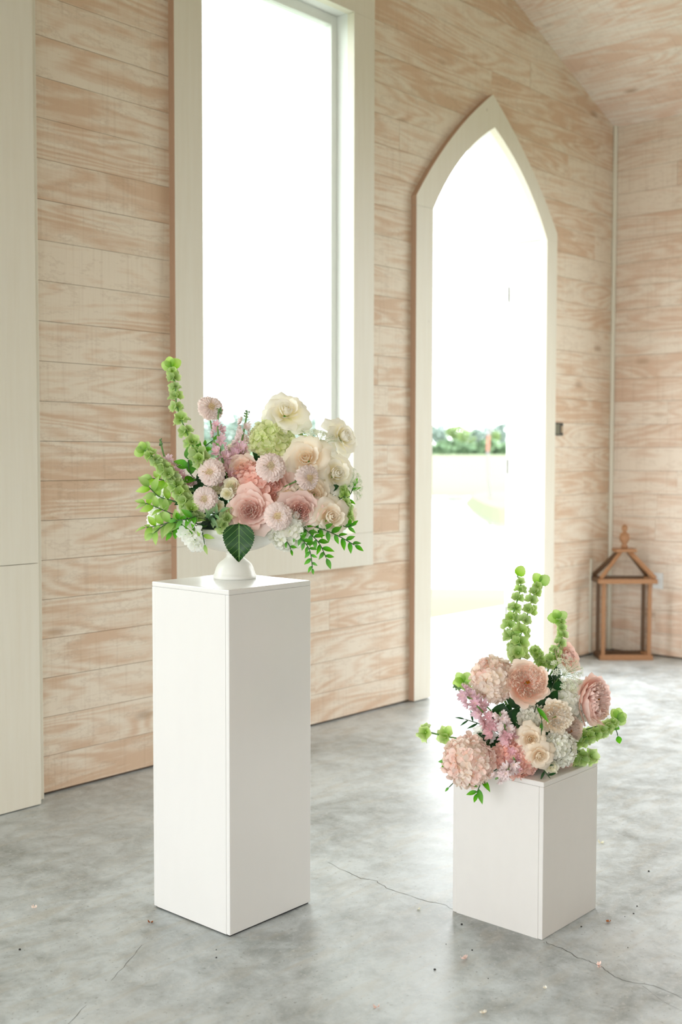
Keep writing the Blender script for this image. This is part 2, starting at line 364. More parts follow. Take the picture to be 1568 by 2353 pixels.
# end wall (right) with its openings outside the frame
def side_wall(name, X, ops, zz, t, mat, sg):
    mb = MB(); ys = sorted([YN] + [v for o in ops for v in o] + [YB + .24])
    for i in range(len(ys) - 1):
        a, b = ys[i], ys[i + 1]; r0, r1 = sorted((X + sg * .02, X + sg * .24))
        if i % 2 == 1: mb.box((r0, a, 0), (r1, b, zz[0])); mb.box((r0, a, zz[1]), (r1, b, ZE))
        else: mb.box((r0, a, 0), (r1, b, ZE))
    wl = struct(name, mb.mesh(name, mat)); return wl
wall_r = side_wall('wall_right', XR, RWO, RWZ, .2, M_gap, 1)
for k in range(int(ZE / ROW) + 1):
    z0, z1 = k * ROW + GAP, min((k + 1) * ROW - GAP, ZE)
    if z0 < .01: z0 = .012
    if z1 - z0 < .02: continue
    edges = [YN] + ([v for o in RWO for v in o] if z1 > RWZ[0] and z0 < RWZ[1] else []) + [YB]
    for i in range(0, len(edges) - 1, 2):
        a, b = edges[i], edges[i + 1]
        sp = [(a, b)]
        if b - a > 1.0 and rnd.random() < .6: c = rnd.uniform(a + .3, b - .3); sp = [(a, c - .0008), (c + .0008, b)]
        for c, d in sp: plank_poly([(c, z0), (d, z0), (d, z1), (c, z1)], wall_r, M_wy, 'x', XR)
wall_l = side_wall('wall_left', XL, LWO, LWZ, .2, M_gap, -1)
for k in range(int(ZE / ROW) + 1):
    z0, z1 = k * ROW + GAP, min((k + 1) * ROW - GAP, ZE)
    edges = [YN] + ([v for o in LWO for v in o] if z1 > LWZ[0] and z0 < LWZ[1] else []) + [YB]
    for i in range(0, len(edges) - 1, 2): plank_poly([(edges[i], z0), (edges[i + 1], z0), (edges[i + 1], z1), (edges[i], z1)], wall_l, M_wy, 'x', XL, -1)
mb = MB(); xs = sorted([XL] + [v for o in NWO for v in o] + [XR])
for i in range(len(xs) - 1):
    a, b = xs[i], xs[i + 1]
    top = [(b, zr(b)), (XM, ZT), (a, zr(a))] if a < XM < b else [(b, zr(b)), (a, zr(a))]
    mb.prism([(a, NWZ[1] if i % 2 else 0), (b, NWZ[1] if i % 2 else 0)] + top, YN - .2, YN)
struct('wall_near', mb.mesh('wall_near', M_wx))
# ceiling
mb = MB()
mb.prism([(XM, ZT + .02), (XR + .3, ZE - SL * .3 + .02), (XR + .3, ZE - SL * .3 + .2), (XM, ZT + .2)], YN - .2, YB + .4)
mb.prism([(XM, ZT + .02), (XM, ZT + .2), (XL - .3, ZE - SL * .3 + .2), (XL - .3, ZE - SL * .3 + .02)], YN - .2, YB + .4)
ceil = struct('ceiling', mb.mesh('ceiling', M_gap))
sx = ROW / math.sqrt(1 + SL * SL); k = 0
while XR - (k + 1) * sx > XM - .1:
    for sd in (1, -1):
        xa, xb = XR - k * sx - GAP * .5, XR - (k + 1) * sx + GAP * .5
        if sd < 0: xa, xb = XM * 2 - xa, XM * 2 - xb
        za, zb = zr(xa) if abs(xa - XM) > .01 else ZT, zr(xb)
        ys = [YN, YB + .02]
        if sd > 0: c = rnd.uniform(-2, 3.4); ys = [YN, c, YB + .02]
        for i in range(len(ys) - 1):
            pr = rnd.uniform(0, .0015)
            MB().prism([(xa, za - pr), (xb, zb - pr), (xb, zb + .018), (xa, za + .018)], ys[i] + .0008, ys[i + 1] - .0008).build('plank', M_wc, ceil)
    k += 1
floor = struct('floor', MB().box((XL - .25, YN - .25, -.12), (XR + .25, YB + .26, 0)).mesh('floor', M_floor))
# cracks in the slab
def crack(pts, wd, rr):
    g = [on_floor(x, y, .0006) for x, y in pts]; fine = []
    for i in range(len(g) - 1):
        for t in range(4):
            p = g[i].lerp(g[i + 1], t / 4); fine.append(p + V((rr.uniform(-1, 1), rr.uniform(-1, 1), 0)) * .004)
    fine.append(g[-1]); vs = []; fs = []
    for i, p in enumerate(fine):
        d = (fine[min(i + 1, len(fine) - 1)] - fine[max(i - 1, 0)]).normalized(); s = V((-d.y, d.x, 0)) * wd * rr.uniform(.3, 1)
        vs += [p - s, p + s]
        if i: fs.append((2 * i - 2, 2 * i - 1, 2 * i + 1, 2 * i))
    link('crack', mesh('crack', vs, fs, M_crack), floor)
M_crack = plain('crack shadow line', (.10, .09, .07, 1), .9)
rc = random.Random(5)
crack([(755, 1981), (790, 2000), (830, 2017), (865, 2023), (890, 2040), (940, 2057), (985, 2070), (1015, 2076), (1043, 2089)], .0012, rc)
crack([(1252, 2163), (1290, 2178), (1330, 2200), (1352, 2207), (1385, 2222), (1400, 2235), (1430, 2252), (1460, 2258), (1500, 2263), (1567, 2292)], .0011, rc)
crack([(1475, 2262), (1510, 2290), (1567, 2322)], .0006, rc)
crack([(325, 2172), (290, 2215), (255, 2252)], .0007, rc); crack([(195, 2310), (155, 2353)], .0007, rc)

# built-up post on the left
post = tag(bpy.data.objects.new('trim_1', None), kind='structure'); COL.objects.link(post); post.location = (2.45, 4.0, 0)
IM = Matrix.Translation(-post.location)
MB().box((2.19, 4.085, .004), (2.745, YB + .01, 5.2)).build('backing_board', M_trim, post, IM, bevel=.002)
zj = CAM.z + ray(40, 1297).z * (4.035 / ray(40, 1297).y)
MB().box((2.235, 4.035, zj + .001), (2.697, 4.085, 5.0)).build('face_board', M_trim, post, IM, bevel=.002)
MB().box((2.235, 4.035, .004), (2.697, 4.085, zj - .001)).build('face_board', M_trim, post, IM, bevel=.002)
# corner bead
MB().lathe([(.016, .0), (.016, ZE)], 12).build('trim_2', M_trim).location = (XR - .012, YB - .012, .01)
tag(bpy.data.objects['trim_2'], kind='structure')
# panel seam and short casing by the corner
tag(MB().box((7.40, YB - .012, .02), (7.425, YB, .70)).build('trim_3', M_trim), kind='structure')

# ------------------------------------------------------------------ tall window
CF = YB - .038      # front plane of the casings
def casing(poly, par, im, raw=False):      # poly starts at its lower left corner; the outer left edge may be bare wood
    mb = MB().prism(poly, CF, YB + .01, 'y', 0, 0)
    if raw: mb.m[-1] = 1
    mb.build('casing_board', [M_trim, M_raw], par, im)
def window(name, off):
    win = tag(bpy.data.objects.new(name, None), kind='structure'); COL.objects.link(win); win.location = (4.2 + off, YB, WZ0)
    IM = Matrix.Translation(-V((4.2, YB, WZ0)))
    casing([(CX0, CZ0), (CX1, CZ0), (CX1, WZ0 - .001), (CX0, WZ0 - .001)], win, IM, True)
    casing([(CX0, WZ0), (WX0, WZ0), (WX0, WZ1 - .001), (CX0, WZ1 - .001)], win, IM, True)
    casing([(WX1, WZ0), (CX1, WZ0), (CX1, WZ1 - .001), (WX1, WZ1 - .001)], win, IM)
    casing([(CX0, WZ1), (CX1, WZ1), (CX1, CZ1), (CX0, CZ1)], win, IM, True)
    j = .010
    for a, b in (((WX0 - .04, YB, WZ0 - .04), (WX0 - j, YB + .25, WZ1 + .04)), ((WX1 + j, YB, WZ0 - .04), (WX1 + .04, YB + .25, WZ1 + .04)),
                 ((WX0 - j, YB, WZ1 + j), (WX1 + j, YB + .25, WZ1 + .04)), ((WX0 - j, YB, WZ0 - .04), (WX1 + j, YB + .25, WZ0 - j))):
        MB().box(a, b).build('jamb', M_white, win, IM)
    sash = MB(); SY0, SY1 = YB + .095, YB + .15
    for a, b in (((WX0 - j, SY0, WZ0 - j), (WX0 + .10, SY1, WZ1 + j)), ((WX1 - .035, SY0, WZ0 - j), (WX1 + j, SY1, WZ1 + j)),
                 ((WX0 + .1, SY0, WZ1 - .045), (WX1 - .035, SY1, WZ1 + j)), ((WX0 + .1, SY0, WZ0 - j), (WX1 - .035, SY1, WZ0 + .08))): sash.box(a, b)
    so = sash.build('sash', M_white, win, IM, bevel=.003)
    MB().box((WX0 + .095, SY0 + .02, WZ0 + .07), (WX1 - .03, SY0 + .026, WZ1 - .04)).build('pane', M_glass, so)
window('window_1', 0); window('window_2', WD)
# ------------------------------------------------------------------ arched doorway
door = tag(bpy.data.objects.new('door_1', None), kind='structure'); COL.objects.link(door); door.location = (6.08, YB, 0)
IM = Matrix.Translation(-door.location)
casing([(OX0, .006), (DX0, .006), (DX0, DZS - .001), (OX0, DZS - .001)], door, IM, True)
casing([(DX1, .006), (OX1, .006), (OX1, DZS - .001), (DX1, DZS - .001)], door, IM)
def arch_piece(i, o, par, name, y0, y1, mats, ms):
    mb = MB(); n = len(i)
    vs = [(x, y0, z) for x, z in i] + [(x, y0, z) for x, z in o] + [(x, y1, z) for x, z in i] + [(x, y1, z) for x, z in o]
    fs = []; mi = []
    for k in range(n - 1):
        fs += [(k, k + 1, n + k + 1, n + k), (2 * n + k, 3 * n + k, 3 * n + k + 1, 2 * n + k + 1)]; mi += [0, 0]
        fs += [(k, 2 * n + k, 2 * n + k + 1, k + 1), (n + k, n + k + 1, 3 * n + k + 1, 3 * n + k)]; mi += [0, ms]
    fs += [(0, n, 3 * n, 2 * n), (n - 1, 3 * n - 1, 4 * n - 1, 2 * n - 1)]; mi += [0, 0]
    return link(name, mesh(name, vs, fs, mats, mi), par, IM)
arch_piece([inL[0]] + inL, [(OX0, DZS)] + ouL, door, 'casing_board', CF, YB + .01, [M_trim, M_raw], 1)
arch_piece([(DAX, DAZ)] + inR[1:] + [inR[-1]], [(OAX, OAZ)] + ouR[1:] + [(OX1, DZS)], door, 'casing_board', CF, YB + .01, [M_trim, M_raw], 1)
of = lambda pl, d: [(x + (-d * .8 if x < DAX else d * .8 if x > DAX else 0), z + d * (.6 if abs(x - DAX) > .01 else 1.2)) for x, z in pl]
arch_piece(of(inL, .010), of(inL, .045), door, 'jamb', YB, YB + .26, [M_white], 0)
arch_piece(of(inR, .010), of(inR, .045), door, 'jamb', YB, YB + .26, [M_white], 0)
MB().box((DX0 - .045, YB, .005), (DX0 - .010, YB + .26, DZS)).build('jamb', M_white, door, IM)
MB().box((DX1 + .010, YB, .005), (DX1 + .045, YB + .26, DZS)).build('jamb', M_white, door, IM)
MB().box((DX0 - .01, YB + .02, -.02), (DX1 + .01, YB + .30, .006)).build('threshold', M_ped2, door, IM)
def leaf(sx, hinge, dirv):
    d = V(dirv).normalized(); nrm = V((-d.y, d.x, 0)) * (-sx)
    W_ = .625; prof = [(0, .02), (W_, .02)] + [(W_ * (1 - t), 2.87 + .6 * (1 - t) + .1 * 4 * t * (1 - t) * .55) for t in (0, .15, .3, .45, .6, .75, .9, 1)]
    vs = []; n = len(prof)
    for o_ in (0, .05):
        for s_, z_ in prof: vs.append(V(hinge) + d * s_ + nrm * o_ + V((0, 0, z_)))
    fs = [tuple(range(n)), tuple(range(2 * n - 1, n - 1, -1))] + [(i, (i + 1) % n, n + (i + 1) % n, n + i) for i in range(n)]
    lf = link('door_leaf', mesh('door_leaf', vs, fs, M_white), door, IM)
    for z in (.35, 1.37, 2.55): MB().tube([V(hinge) - d * .008 + V((0, 0, z - .05)), V(hinge) - d * .008 + V((0, 0, z + .05))], .009, 8).build('hinge', M_hinge, lf)
M_hinge = plain('grey steel hinge', (.35, .35, .33, 1), .4, .05, 30, 0, .8)
leaf(1, (DX1 + .012, YB + .272, 0), (1.50, 1.0, 0))

# switch box and outlet
t = thing('switch_plate', (6.86, YB, 1.58), 'small dark square thermostat switch plate on plank wall right of the arched doorway', 'switch')
MB().box((6.872, YB - .012, 1.585), (6.99, YB + .002, 1.672)).build('plate', plain('dark bronze', (.045, .05, .045, 1), .4), t, Matrix.Translation(-t.location), bevel=.002)
MB().box((6.882, YB - .016, 1.595), (6.935, YB - .010, 1.662)).build('display', plain('olive display', (.18, .18, .13, 1), .3), t, Matrix.Translation(-t.location))
MB().box((6.955, YB - .018, 1.603), (6.978, YB - .010, 1.65)).build('toggle', plain('tan toggle', (.42, .33, .22, 1), .4), t, Matrix.Translation(-t.location))
t = thing('outlet_plate', (XR, 3.74, .55), 'white electrical outlet plate low on the end wall behind the wooden lantern', 'outlet')
IM2 = Matrix.Translation(-t.location); M_pl = plain('white plastic', (.82, .84, .85, 1), .35, .01)
MB().box((XR - .008, 3.705, .49), (XR + .002, 3.78, .605)).build('plate', M_pl, t, IM2, bevel=.002)
for z in (.52, .575): MB().box((XR - .011, 3.728, z - .015), (XR - .006, 3.757, z + .015)).build('socket', M_pl, t, IM2, bevel=.002)

# ------------------------------------------------------------------ pedestals
def pedestal(name, c, sxy, h, mat, label, foot):
    t = thing(name, (c[0], c[1], 0), label, 'pedestal'); x, y = sxy[0] / 2, sxy[1] / 2; th = .016; b = foot
    if foot: MB().box((-x + .006, -y + .006, 0), (x - .006, y - .006, foot + .01)).build('shadow_base', M_black, t)  # inset base, coloured near-black as the shadow line under the pedestal
    zt = h - th
    MB().box((-x, -y, b), (x, -y + th, zt)).build('side_panel', mat, t, bevel=.0025)
    MB().box((-x, y - th, b), (x, y, zt)).build('side_panel', mat, t, bevel=.0025)
    MB().box((-x, -y + th, b), (-x + th, y - th, zt)).build('side_panel', mat, t)
    MB().box((x - th, -y + th, b), (x, y - th, zt)).build('side_panel', mat, t)
    MB().box((-x, -y, zt), (x, y, h)).build('top_panel', mat, t, bevel=.003)
    return t
pedestal('display_pedestal', (2.4965, 2.6685), (.356, .356), 1.049, M_ped, 'tall glossy white square pedestal holding the footed white bowl of flowers', .005)
pedestal('display_pedestal', (3.089, 1.944), (.325, .330), .478, M_ped2, 'short white square pedestal with flowers piled over its top edge', 0)

# ------------------------------------------------------------------ lantern
def lantern():
    fl = V((7.263, 3.965, 0)); fr = V((7.527, 3.671, 0)); ux = (fr - fl).normalized(); uy = V((-ux.y, ux.x, 0)); Wd, Dp = .375, .215
    t = thing('floor_lantern', fl + ux * Wd / 2 + uy * Dp / 2, 'large open wooden floor lantern with turned finial standing in the room corner', 'lantern')
    t.rotation_euler = (0, 0, math.atan2(ux.y, ux.x))
    mw = plain('orange brown stained cedar', (.40, .20, .095, 1), .5, .35, 14); md = plain('shaded stained cedar', (.13, .07, .035, 1), .5, .3, 14)  # md: the cedar with shade put into its colour, for back and left pieces
    x, y = Wd / 2, Dp / 2; p = .024; H = .545
    for sx_ in (-1, 1):
        for sy_ in (-1, 1):
            cx_, cy_ = sx_ * (x - p), sy_ * (y - p)
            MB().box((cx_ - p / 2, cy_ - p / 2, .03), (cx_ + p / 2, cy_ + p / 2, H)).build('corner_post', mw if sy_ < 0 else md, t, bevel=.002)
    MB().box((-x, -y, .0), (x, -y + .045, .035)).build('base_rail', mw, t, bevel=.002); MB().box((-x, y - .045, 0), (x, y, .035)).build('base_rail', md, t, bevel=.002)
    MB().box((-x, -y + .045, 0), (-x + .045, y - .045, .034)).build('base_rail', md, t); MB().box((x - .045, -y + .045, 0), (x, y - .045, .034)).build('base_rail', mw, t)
    MB().box((-x + .04, -y + .04, .006), (x - .04, y - .04, .022)).build('floor_board', md, t)
    e = .02
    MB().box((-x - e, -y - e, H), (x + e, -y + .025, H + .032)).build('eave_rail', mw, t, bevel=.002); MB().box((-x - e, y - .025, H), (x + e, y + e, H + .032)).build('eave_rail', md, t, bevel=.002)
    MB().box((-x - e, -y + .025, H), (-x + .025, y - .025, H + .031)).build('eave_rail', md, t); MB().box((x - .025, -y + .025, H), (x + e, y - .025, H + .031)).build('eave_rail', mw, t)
    for sx_ in (-1, 1):
        for sy_ in (-1, 1):
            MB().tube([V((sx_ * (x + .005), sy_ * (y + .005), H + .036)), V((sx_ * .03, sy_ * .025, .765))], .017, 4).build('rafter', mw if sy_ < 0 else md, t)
    MB().box((-.075, -.06, .762), (.075, .06, .785)).build('cap', mw, t, bevel=.003)
    MB().lathe([(.022, .785), (.026, .80), (.018, .812), (.018, .822), (.034, .845), (.036, .868), (.03, .89), (.014, .902), (.013, .908), (.021, .922), (.021, .938), (.012, .952), (.002, .957)], 20).build('finial', mw, t, smooth=True)
lantern()

# ------------------------------------------------------------------ flower part library (unit size, +Z = facing)
LIB = {}
def grid_faces(nu, nv): return [(j * (nu + 1) + i, j * (nu + 1) + i + 1, (j + 1) * (nu + 1) + i + 1, (j + 1) * (nu + 1) + i) for j in range(nv) for i in range(nu)]
def wrap(mb, ph, rb, rt, z0, h, half, inn=0., curl=0., tip=0., wav=0., nu=8, nv=6, rr=random, pw=.7, drop=0., spin=.10):
    vs = []; uv = []; a1, a2 = rr.uniform(0, 6), rr.uniform(0, 6)
    for j in range(nv + 1):
        t = j / nv
        w_ = math.sqrt(max(0., 1 - ((t - .56) / .60) ** 2)) if t > .56 else (.42 + .58 * sin(t / .56 * pi / 2))
        if t > .56: w_ = max(w_, .16 if tip == 0 else .05)
        rad = rb + (rt - rb) * (sin(t * pi / 2) ** pw); rad *= (1 - inn * t ** 3)
        z = z0 + h * (t if drop == 0 else sin(t * pi / 2 * 1.0))
        for i in range(nu + 1):
            u = 2 * i / nu - 1; an = ph + u * half * w_
            r2 = rad + curl * (t ** 4) * (.5 + .5 * u * u) + wav * sin(u * 9 + a1) * t ** 2 + tip * max(0, t - .6) / .4 * (1 - abs(u)) * .5
            zz = z - curl * .9 * (t ** 5) * (.3 + .7 * u * u) + wav * .7 * cos(u * 7 + a2) * t ** 2 - drop * t * t - (1 - abs(u) ** 2) * 0
            r2 *= 1 + spin * u
            r2 -= .04 * u * u * rt * (1 if curl == 0 else 0)
            vs.append((r2 * cos(an), r2 * sin(an), zz)); uv.append((u * .5 + .5, t))
    mb.add(vs, grid_faces(nu, nv), 0, uv); return mb
def lib(key, fn):
    if key not in LIB: LIB[key] = fn()
    return LIB[key]
def wp(*a, **k): mb = MB(); wrap(mb, *a, **k); return mb
ROSES = {
 # core: list of (n, rb, rt, z0, h, half, inn, wav); outer: (n, rb, rt, z0, h, half, curl, tip, wav, drop)
 'blush': dict(core=[(3, .03, .10, -.3, .55, 1.5, .3, .02), (4, .06, .22, -.32, .60, 1.2, .2, .04), (4, .1, .33, -.35, .60, 1.0, .12, .05), (5, .14, .45, -.38, .60, .9, .06, .03)],
               outer=[(5, .18, .60, -.42, .56, .82, .10, .05, .02, 0), (5, .2, .76, -.45, .50, .78, .16, .16, .02, 0), (5, .22, .94, -.46, .38, .72, .16, .48, .02, 0)]),
 'garden': dict(core=[(5, .02, .14, -.3, .42, .5, .0, .04), (8, .05, .30, -.34, .52, .42, -.1, .07), (9, .08, .46, -.36, .56, .40, -.05, .08), (10, .12, .60, -.38, .58, .40, .0, .07), (9, .15, .72, -.42, .60, .48, .05, .05)],
               outer=[(8, .3, .82, -.5, .62, .52, .02, 0, .03, 0), (7, .35, .92, -.55, .62, .6, .05, 0, .02, 0), (5, .3, 1.0, -.58, .42, .62, .14, .06, .02, 0)], stamen=True),
 'reflex': dict(core=[(3, .03, .12, -.3, .62, 1.6, .35, .0), (3, .06, .24, -.34, .66, 1.4, .22, .01), (4, .1, .36, -.38, .64, 1.0, .08, .02)],
               outer=[(4, .12, .55, -.40, .55, .85, .16, .14, .02, 0), (5, .12, .82, -.40, .34, .68, .20, .34, .02, .1), (5, .12, 1.0, -.42, .20, .62, .16, .42, .02, .22)]),
 'spray': dict(core=[(3, .04, .14, -.3, .5, 1.5, .3, 0), (4, .08, .28, -.32, .52, 1.1, .15, .02), (5, .12, .44, -.36, .52, .9, .05, .02)],
               outer=[(5, .2, .66, -.42, .50, .80, .10, 0, .02, 0), (5, .24, .92, -.46, .36, .74, .14, .08, .02, 0)]),
 'ruffle': dict(core=[(5, .03, .2, -.2, .4, .55, 0, .09), (7, .06, .38, -.25, .48, .5, 0, .10), (8, .1, .56, -.3, .52, .5, 0, .09)],
               outer=[(7, .25, .74, -.40, .60, .62, .0, 0, .07, 0), (7, .3, .88, -.46, .58, .62, .04, 0, .07, 0), (6, .3, 1.0, -.50, .42, .66, .1, 0, .06, 0)]),
 'lisi': dict(core=[(4, .04, .22, -.3, .45, .9, .1, .04)], outer=[(4, .12, .55, -.36, .5, .8, .08, 0, .06, 0), (5, .16, .95, -.4, .30, .66, .14, 0, .07, .05)]),
}
CORE = V((0, 0, 0))
def stem_to(t, M, target, r=.0028, mat=None, start=-.4):
    a = M @ V((0, 0, start)); n = (M.to_3x3() @ V((0, 0, 1))).normalized(); L = (target - a).length
    b = a - n * min(.06, L * .35); pts = [a, a - n * .02, b.lerp((a + target) / 2, .4), target]
    im = t.matrix_basis.inverted()
    MB().tube([im @ p for p in pts], r / t.scale[0] if t.scale[0] else r, 6).build('stem', mat or M_stem, t, smooth=True)
def flower_root(name, M, label, cat='flower', group=None):
    t = bpy.data.objects.new(name, None); COL.objects.link(t); t.empty_display_size = .3; t.matrix_world = M; t.matrix_basis = M
    return tag(t, label, cat, group)
def rose(kind, mat, M, target, label, name='garden_rose', sd=0, leafy=True):
    t = flower_root(name, M, label); S_ = ROSES[kind]; rr = random.Random(sd * 13 + 5); v = sd % 2
    def core():
        mb = MB(); r2 = random.Random(11 + v)
        for L, (n, rb, rt, z0, h, half, inn, wav) in enumerate(S_['core']):
            for i in range(n): wrap(mb, 2 * pi * i / n + L * .7 + r2.uniform(-.25, .25), rb, rt * r2.uniform(.96, 1.06), z0, h * r2.uniform(.93, 1.05), half * r2.uniform(.85, 1.1), inn, 0, 0, wav, 8, 6, r2)
        return mb.mesh('inner_petals', mat, True)
    link('inner_petals', lib((kind, mat.name, 'core', v), core), t)
    for L, (n, rb, rt, z0, h, half, curl, tip, wav, drop) in enumerate(S_['outer']):
        for i in range(n):
            q = (i + L) % 3
            me = lib((kind, mat.name, L, q), lambda: wp(0, rb, rt, z0, h, half, 0, curl * (.6 + .4 * q), tip * (.7 + .3 * q), wav, 10, 8, random.Random(q + L), drop=drop).mesh('petal', mat, True))
            M2 = Matrix.Rotation(2 * pi * i / n + L * .62 + rr.uniform(-.12, .12), 4, 'Z') @ Matrix.Rotation(rr.uniform(-.07, .07), 4, 'Y') @ Matrix.Scale(rr.uniform(.94, 1.05), 4)
            link('petal', me, t, M2)
    if S_.get('stamen'):
        def st():
            mb = MB(); r2 = random.Random(2)
            for i in range(26):
                a, b = r2.uniform(0, 6.28), r2.uniform(0, .12); mb.tube([(b * .4 * cos(a), b * .4 * sin(a), -.2), (b * cos(a), b * sin(a), .03 + r2.uniform(-.04, .04))], [.008, .016], 4)
            return mb.mesh('stamens', P_stam, True)
        link('stamens', lib('stamens', st), t)
    def calyx():
        mb = MB().lathe([(.03, -.62), (.09, -.58), (.14, -.50), (.20, -.42), (.1, -.38)], 12); 
        for i in range(5): wrap(mb, 2 * pi * i / 5, .16, .34, -.48, .02, .28, 0, .1, .1, 0, 4, 4, random.Random(i))
        return mb.mesh('calyx', L_mid, True)
    link('calyx', lib('calyx', calyx), t)
    stem_to(t, M, target, .003, M_stem, -.55)
    return t
def floret_mesh(key, mat, n=4, cup=.25, wav=.05, notch=0., sd=0, r0=.04, eye=True):
    def f():
        mb = MB(); r2 = random.Random(sd)
        for i in range(n):
            a = 2 * pi * i / n + r2.uniform(-.12, .12); ln = r2.uniform(.88, 1.05); w_ = (pi / n) * 1.12; c_ = cup * r2.uniform(.5, 1.4); vs = []; uv = []; nu, nv = 4, 4
            for j in range(nv + 1):
                t = j / nv; ww = (.25 + .85 * sin(min(1, t * 1.05) * pi * .62)) * (1 if t < 1 else .72)
                for k in range(nu + 1):
                    u = 2 * k / nu - 1; r = (r0 + (1 - r0) * t) * ln * (1 - .12 * u * u * t); yy = u * ww * .5 * min(1.15, w_ * .95)
                    z = c_ * t * t + wav * sin(u * 5 + i) * t + .10 * u * u * t
                    vs.append((r * cos(a) - yy * sin(a), r * sin(a) + yy * cos(a), z)); uv.append((k / nu, t))
            mb.add(vs, grid_faces(nu, nv), 0, uv)
        if eye: mb.add([(0.06, 0, .05), (0, .06, .05), (-.06, 0, .05), (0, -.06, .05), (0, 0, .13)], [(0, 1, 4), (1, 2, 4), (2, 3, 4), (3, 0, 4)], 0, [(.5, 0)] * 5)
        return mb.mesh('floret', mat, True)
    return lib(('flt', key, mat.name, sd), f)
def hydrangea(mat, M, target, label, n=78, sd=0, name='hydrangea', squash=.85, fr=.33, mat2=None, cover=-.35):
    t = flower_root(name, M, label); rr = random.Random(sd); ga = pi * (3 - math.sqrt(5)); N = int(n / (1 - cover) * 2)
    def ball():
        mb = MB(); mb.lathe([(.02, -.7), (.35, -.6), (.58, -.3), (.66, 0), (.58, .3), (.35, .5), (.02, .6)], 14); return mb.mesh('inner_buds', mat, True)
    link('inner_buds', lib(('ball', mat.name), ball), t, Matrix.Scale(1.02, 4))
    for i in range(N):
        z = 1 - 2 * (i + .5) / N
        if z < cover: break
        r = math.sqrt(1 - z * z); a = ga * i; d = V((r * cos(a), r * sin(a), z)); d = (d + V((rr.uniform(-1, 1), rr.uniform(-1, 1), rr.uniform(-1, 1))) * .10).normalized()
        nd = (d + V((rr.uniform(-1, 1), rr.uniform(-1, 1), rr.uniform(-1, 1))) * .38).normalized()
        me = floret_mesh('h', mat2 if (mat2 and rr.random() < .35) else mat, 4, .22, .07, 0, i % 4)
        p = V((d.x, d.y, d.z * squash)) * .80 * rr.uniform(.92, 1.06)
        link('floret', me, t, basis(nd, rr.uniform(0, 6), p, fr * rr.uniform(.85, 1.12)))
    stem_to(t, M, target, .004, M_stem, -.5); return t
def scabiosa(M, target, label, sd=0):
    t = flower_root('scabiosa', M, label); rr = random.Random(sd)
    def pet(q):
        def f():
            r2 = random.Random(q); vs = []; uv = []; nu, nv = 10, 5; hw = r2.uniform(.21, .27)
            for j in range(nv + 1):
                tt = j / nv
                for k in range(nu + 1):
                    u = 2 * k / nu - 1; lob = .12 * abs(cos(u * pi * 1.5)) if j == nv else 0
                    r = .30 + (.66 + lob) * tt * (1 - .10 * u * u); y = u * hw * (.55 + 1.15 * tt)
                    z = .10 - .14 * tt * tt + .11 * sin(u * 9 + q * 2) * tt + r2.uniform(-.012, .012)
                    vs.append((r, y, z)); uv.append((k / nu, .25 + .75 * tt))
            return mesh('ray_petal', vs, grid_faces(nu, nv), P_scab, None, uv, True)
        return lib(('sp', q), f)
    for L, (n, s, tilt, dz) in enumerate(((13, 1.0, .10, -.08), (13, .92, -.06, -.02), (12, .82, -.22, .04), (11, .70, -.42, .08))):
        for i in range(n):
            M2 = Matrix.Rotation(2 * pi * (i + L * .5) / n + rr.uniform(-.08, .08), 4, 'Z') @ Matrix.Translation((0, 0, dz)) @ Matrix.Rotation(tilt + rr.uniform(-.12, .12), 4, 'Y') @ Matrix.Scale(s * rr.uniform(.94, 1.06), 4)
            link('ray_petal', pet((i + L) % 4), t, M2)
    def cen():
        mb = MB(); r2 = random.Random(1); ga = pi * (3 - math.sqrt(5))
        mb.lathe([(.05, -.05), (.36, .02), (.38, .12), (.30, .24), (.16, .30), (.02, .32)], 18)
        for i in range(70):
            q = math.sqrt((i + .5) / 70); a = i * ga; x, y = q * .40 * cos(a), q * .40 * sin(a); z = .30 - q * q * .20; hh = r2.uniform(.05, .13)
            mb.add([(x + .05 * cos(b), y + .05 * sin(b), z + hh * (.6 if b > 7 else .9)) for b in (a, a + 2.1, a + 4.2)] + [(x * .85, y * .85, z - .05)], [(0, 1, 3), (1, 2, 3), (2, 0, 3)], 0, [(.5, .9)] * 3 + [(.5, 0)])
        for i in range(30):
            a = r2.uniform(0, 6.28); q = r2.uniform(.1, .42); mb.tube([(q * .8 * cos(a), q * .8 * sin(a), .2), (q * 1.1 * cos(a), q * 1.1 * sin(a), .42)], [.006, .018], 4)
        return mb.mesh('pincushion_centre', P_scabc, False)
    link('pincushion_centre', lib('scabc', cen), t, Matrix.Diagonal((1.22, 1.22, 1.0, 1)))
    stem_to(t, M, target, .0028, M_stem, -.1); return t
def leaf_mesh(key, mat, L=1., W=.42, fold=.12, bend=.25, serr=0, nu=4, nv=8, tipp=1.0, base=.0, basew=0.):
    def f():
        vs = []; uv = []
        for j in range(nv + 1):
            t = j / nv; w_ = W * .5 * (sin(pi * t ** .8) ** tipp + basew * (1 - t) ** 3) if 0 < t < 1 else W * .5 * (basew if t == 0 else .0) + .002
            if serr and j % 2: w_ *= 1 + serr
            for i in range(nu + 1):
                u = 2 * i / nu - 1; vs.append((u * w_, t * L, fold * abs(u) * w_ * 2 - bend * t * t * L + .0)); uv.append((.5 + .5 * u * (w_ / (W * .5 + 1e-6)), t))
        return mesh('leaf', vs, grid_faces(nu, nv), mat, None, uv, True)
    return lib(('leaf', key, mat.name), f)
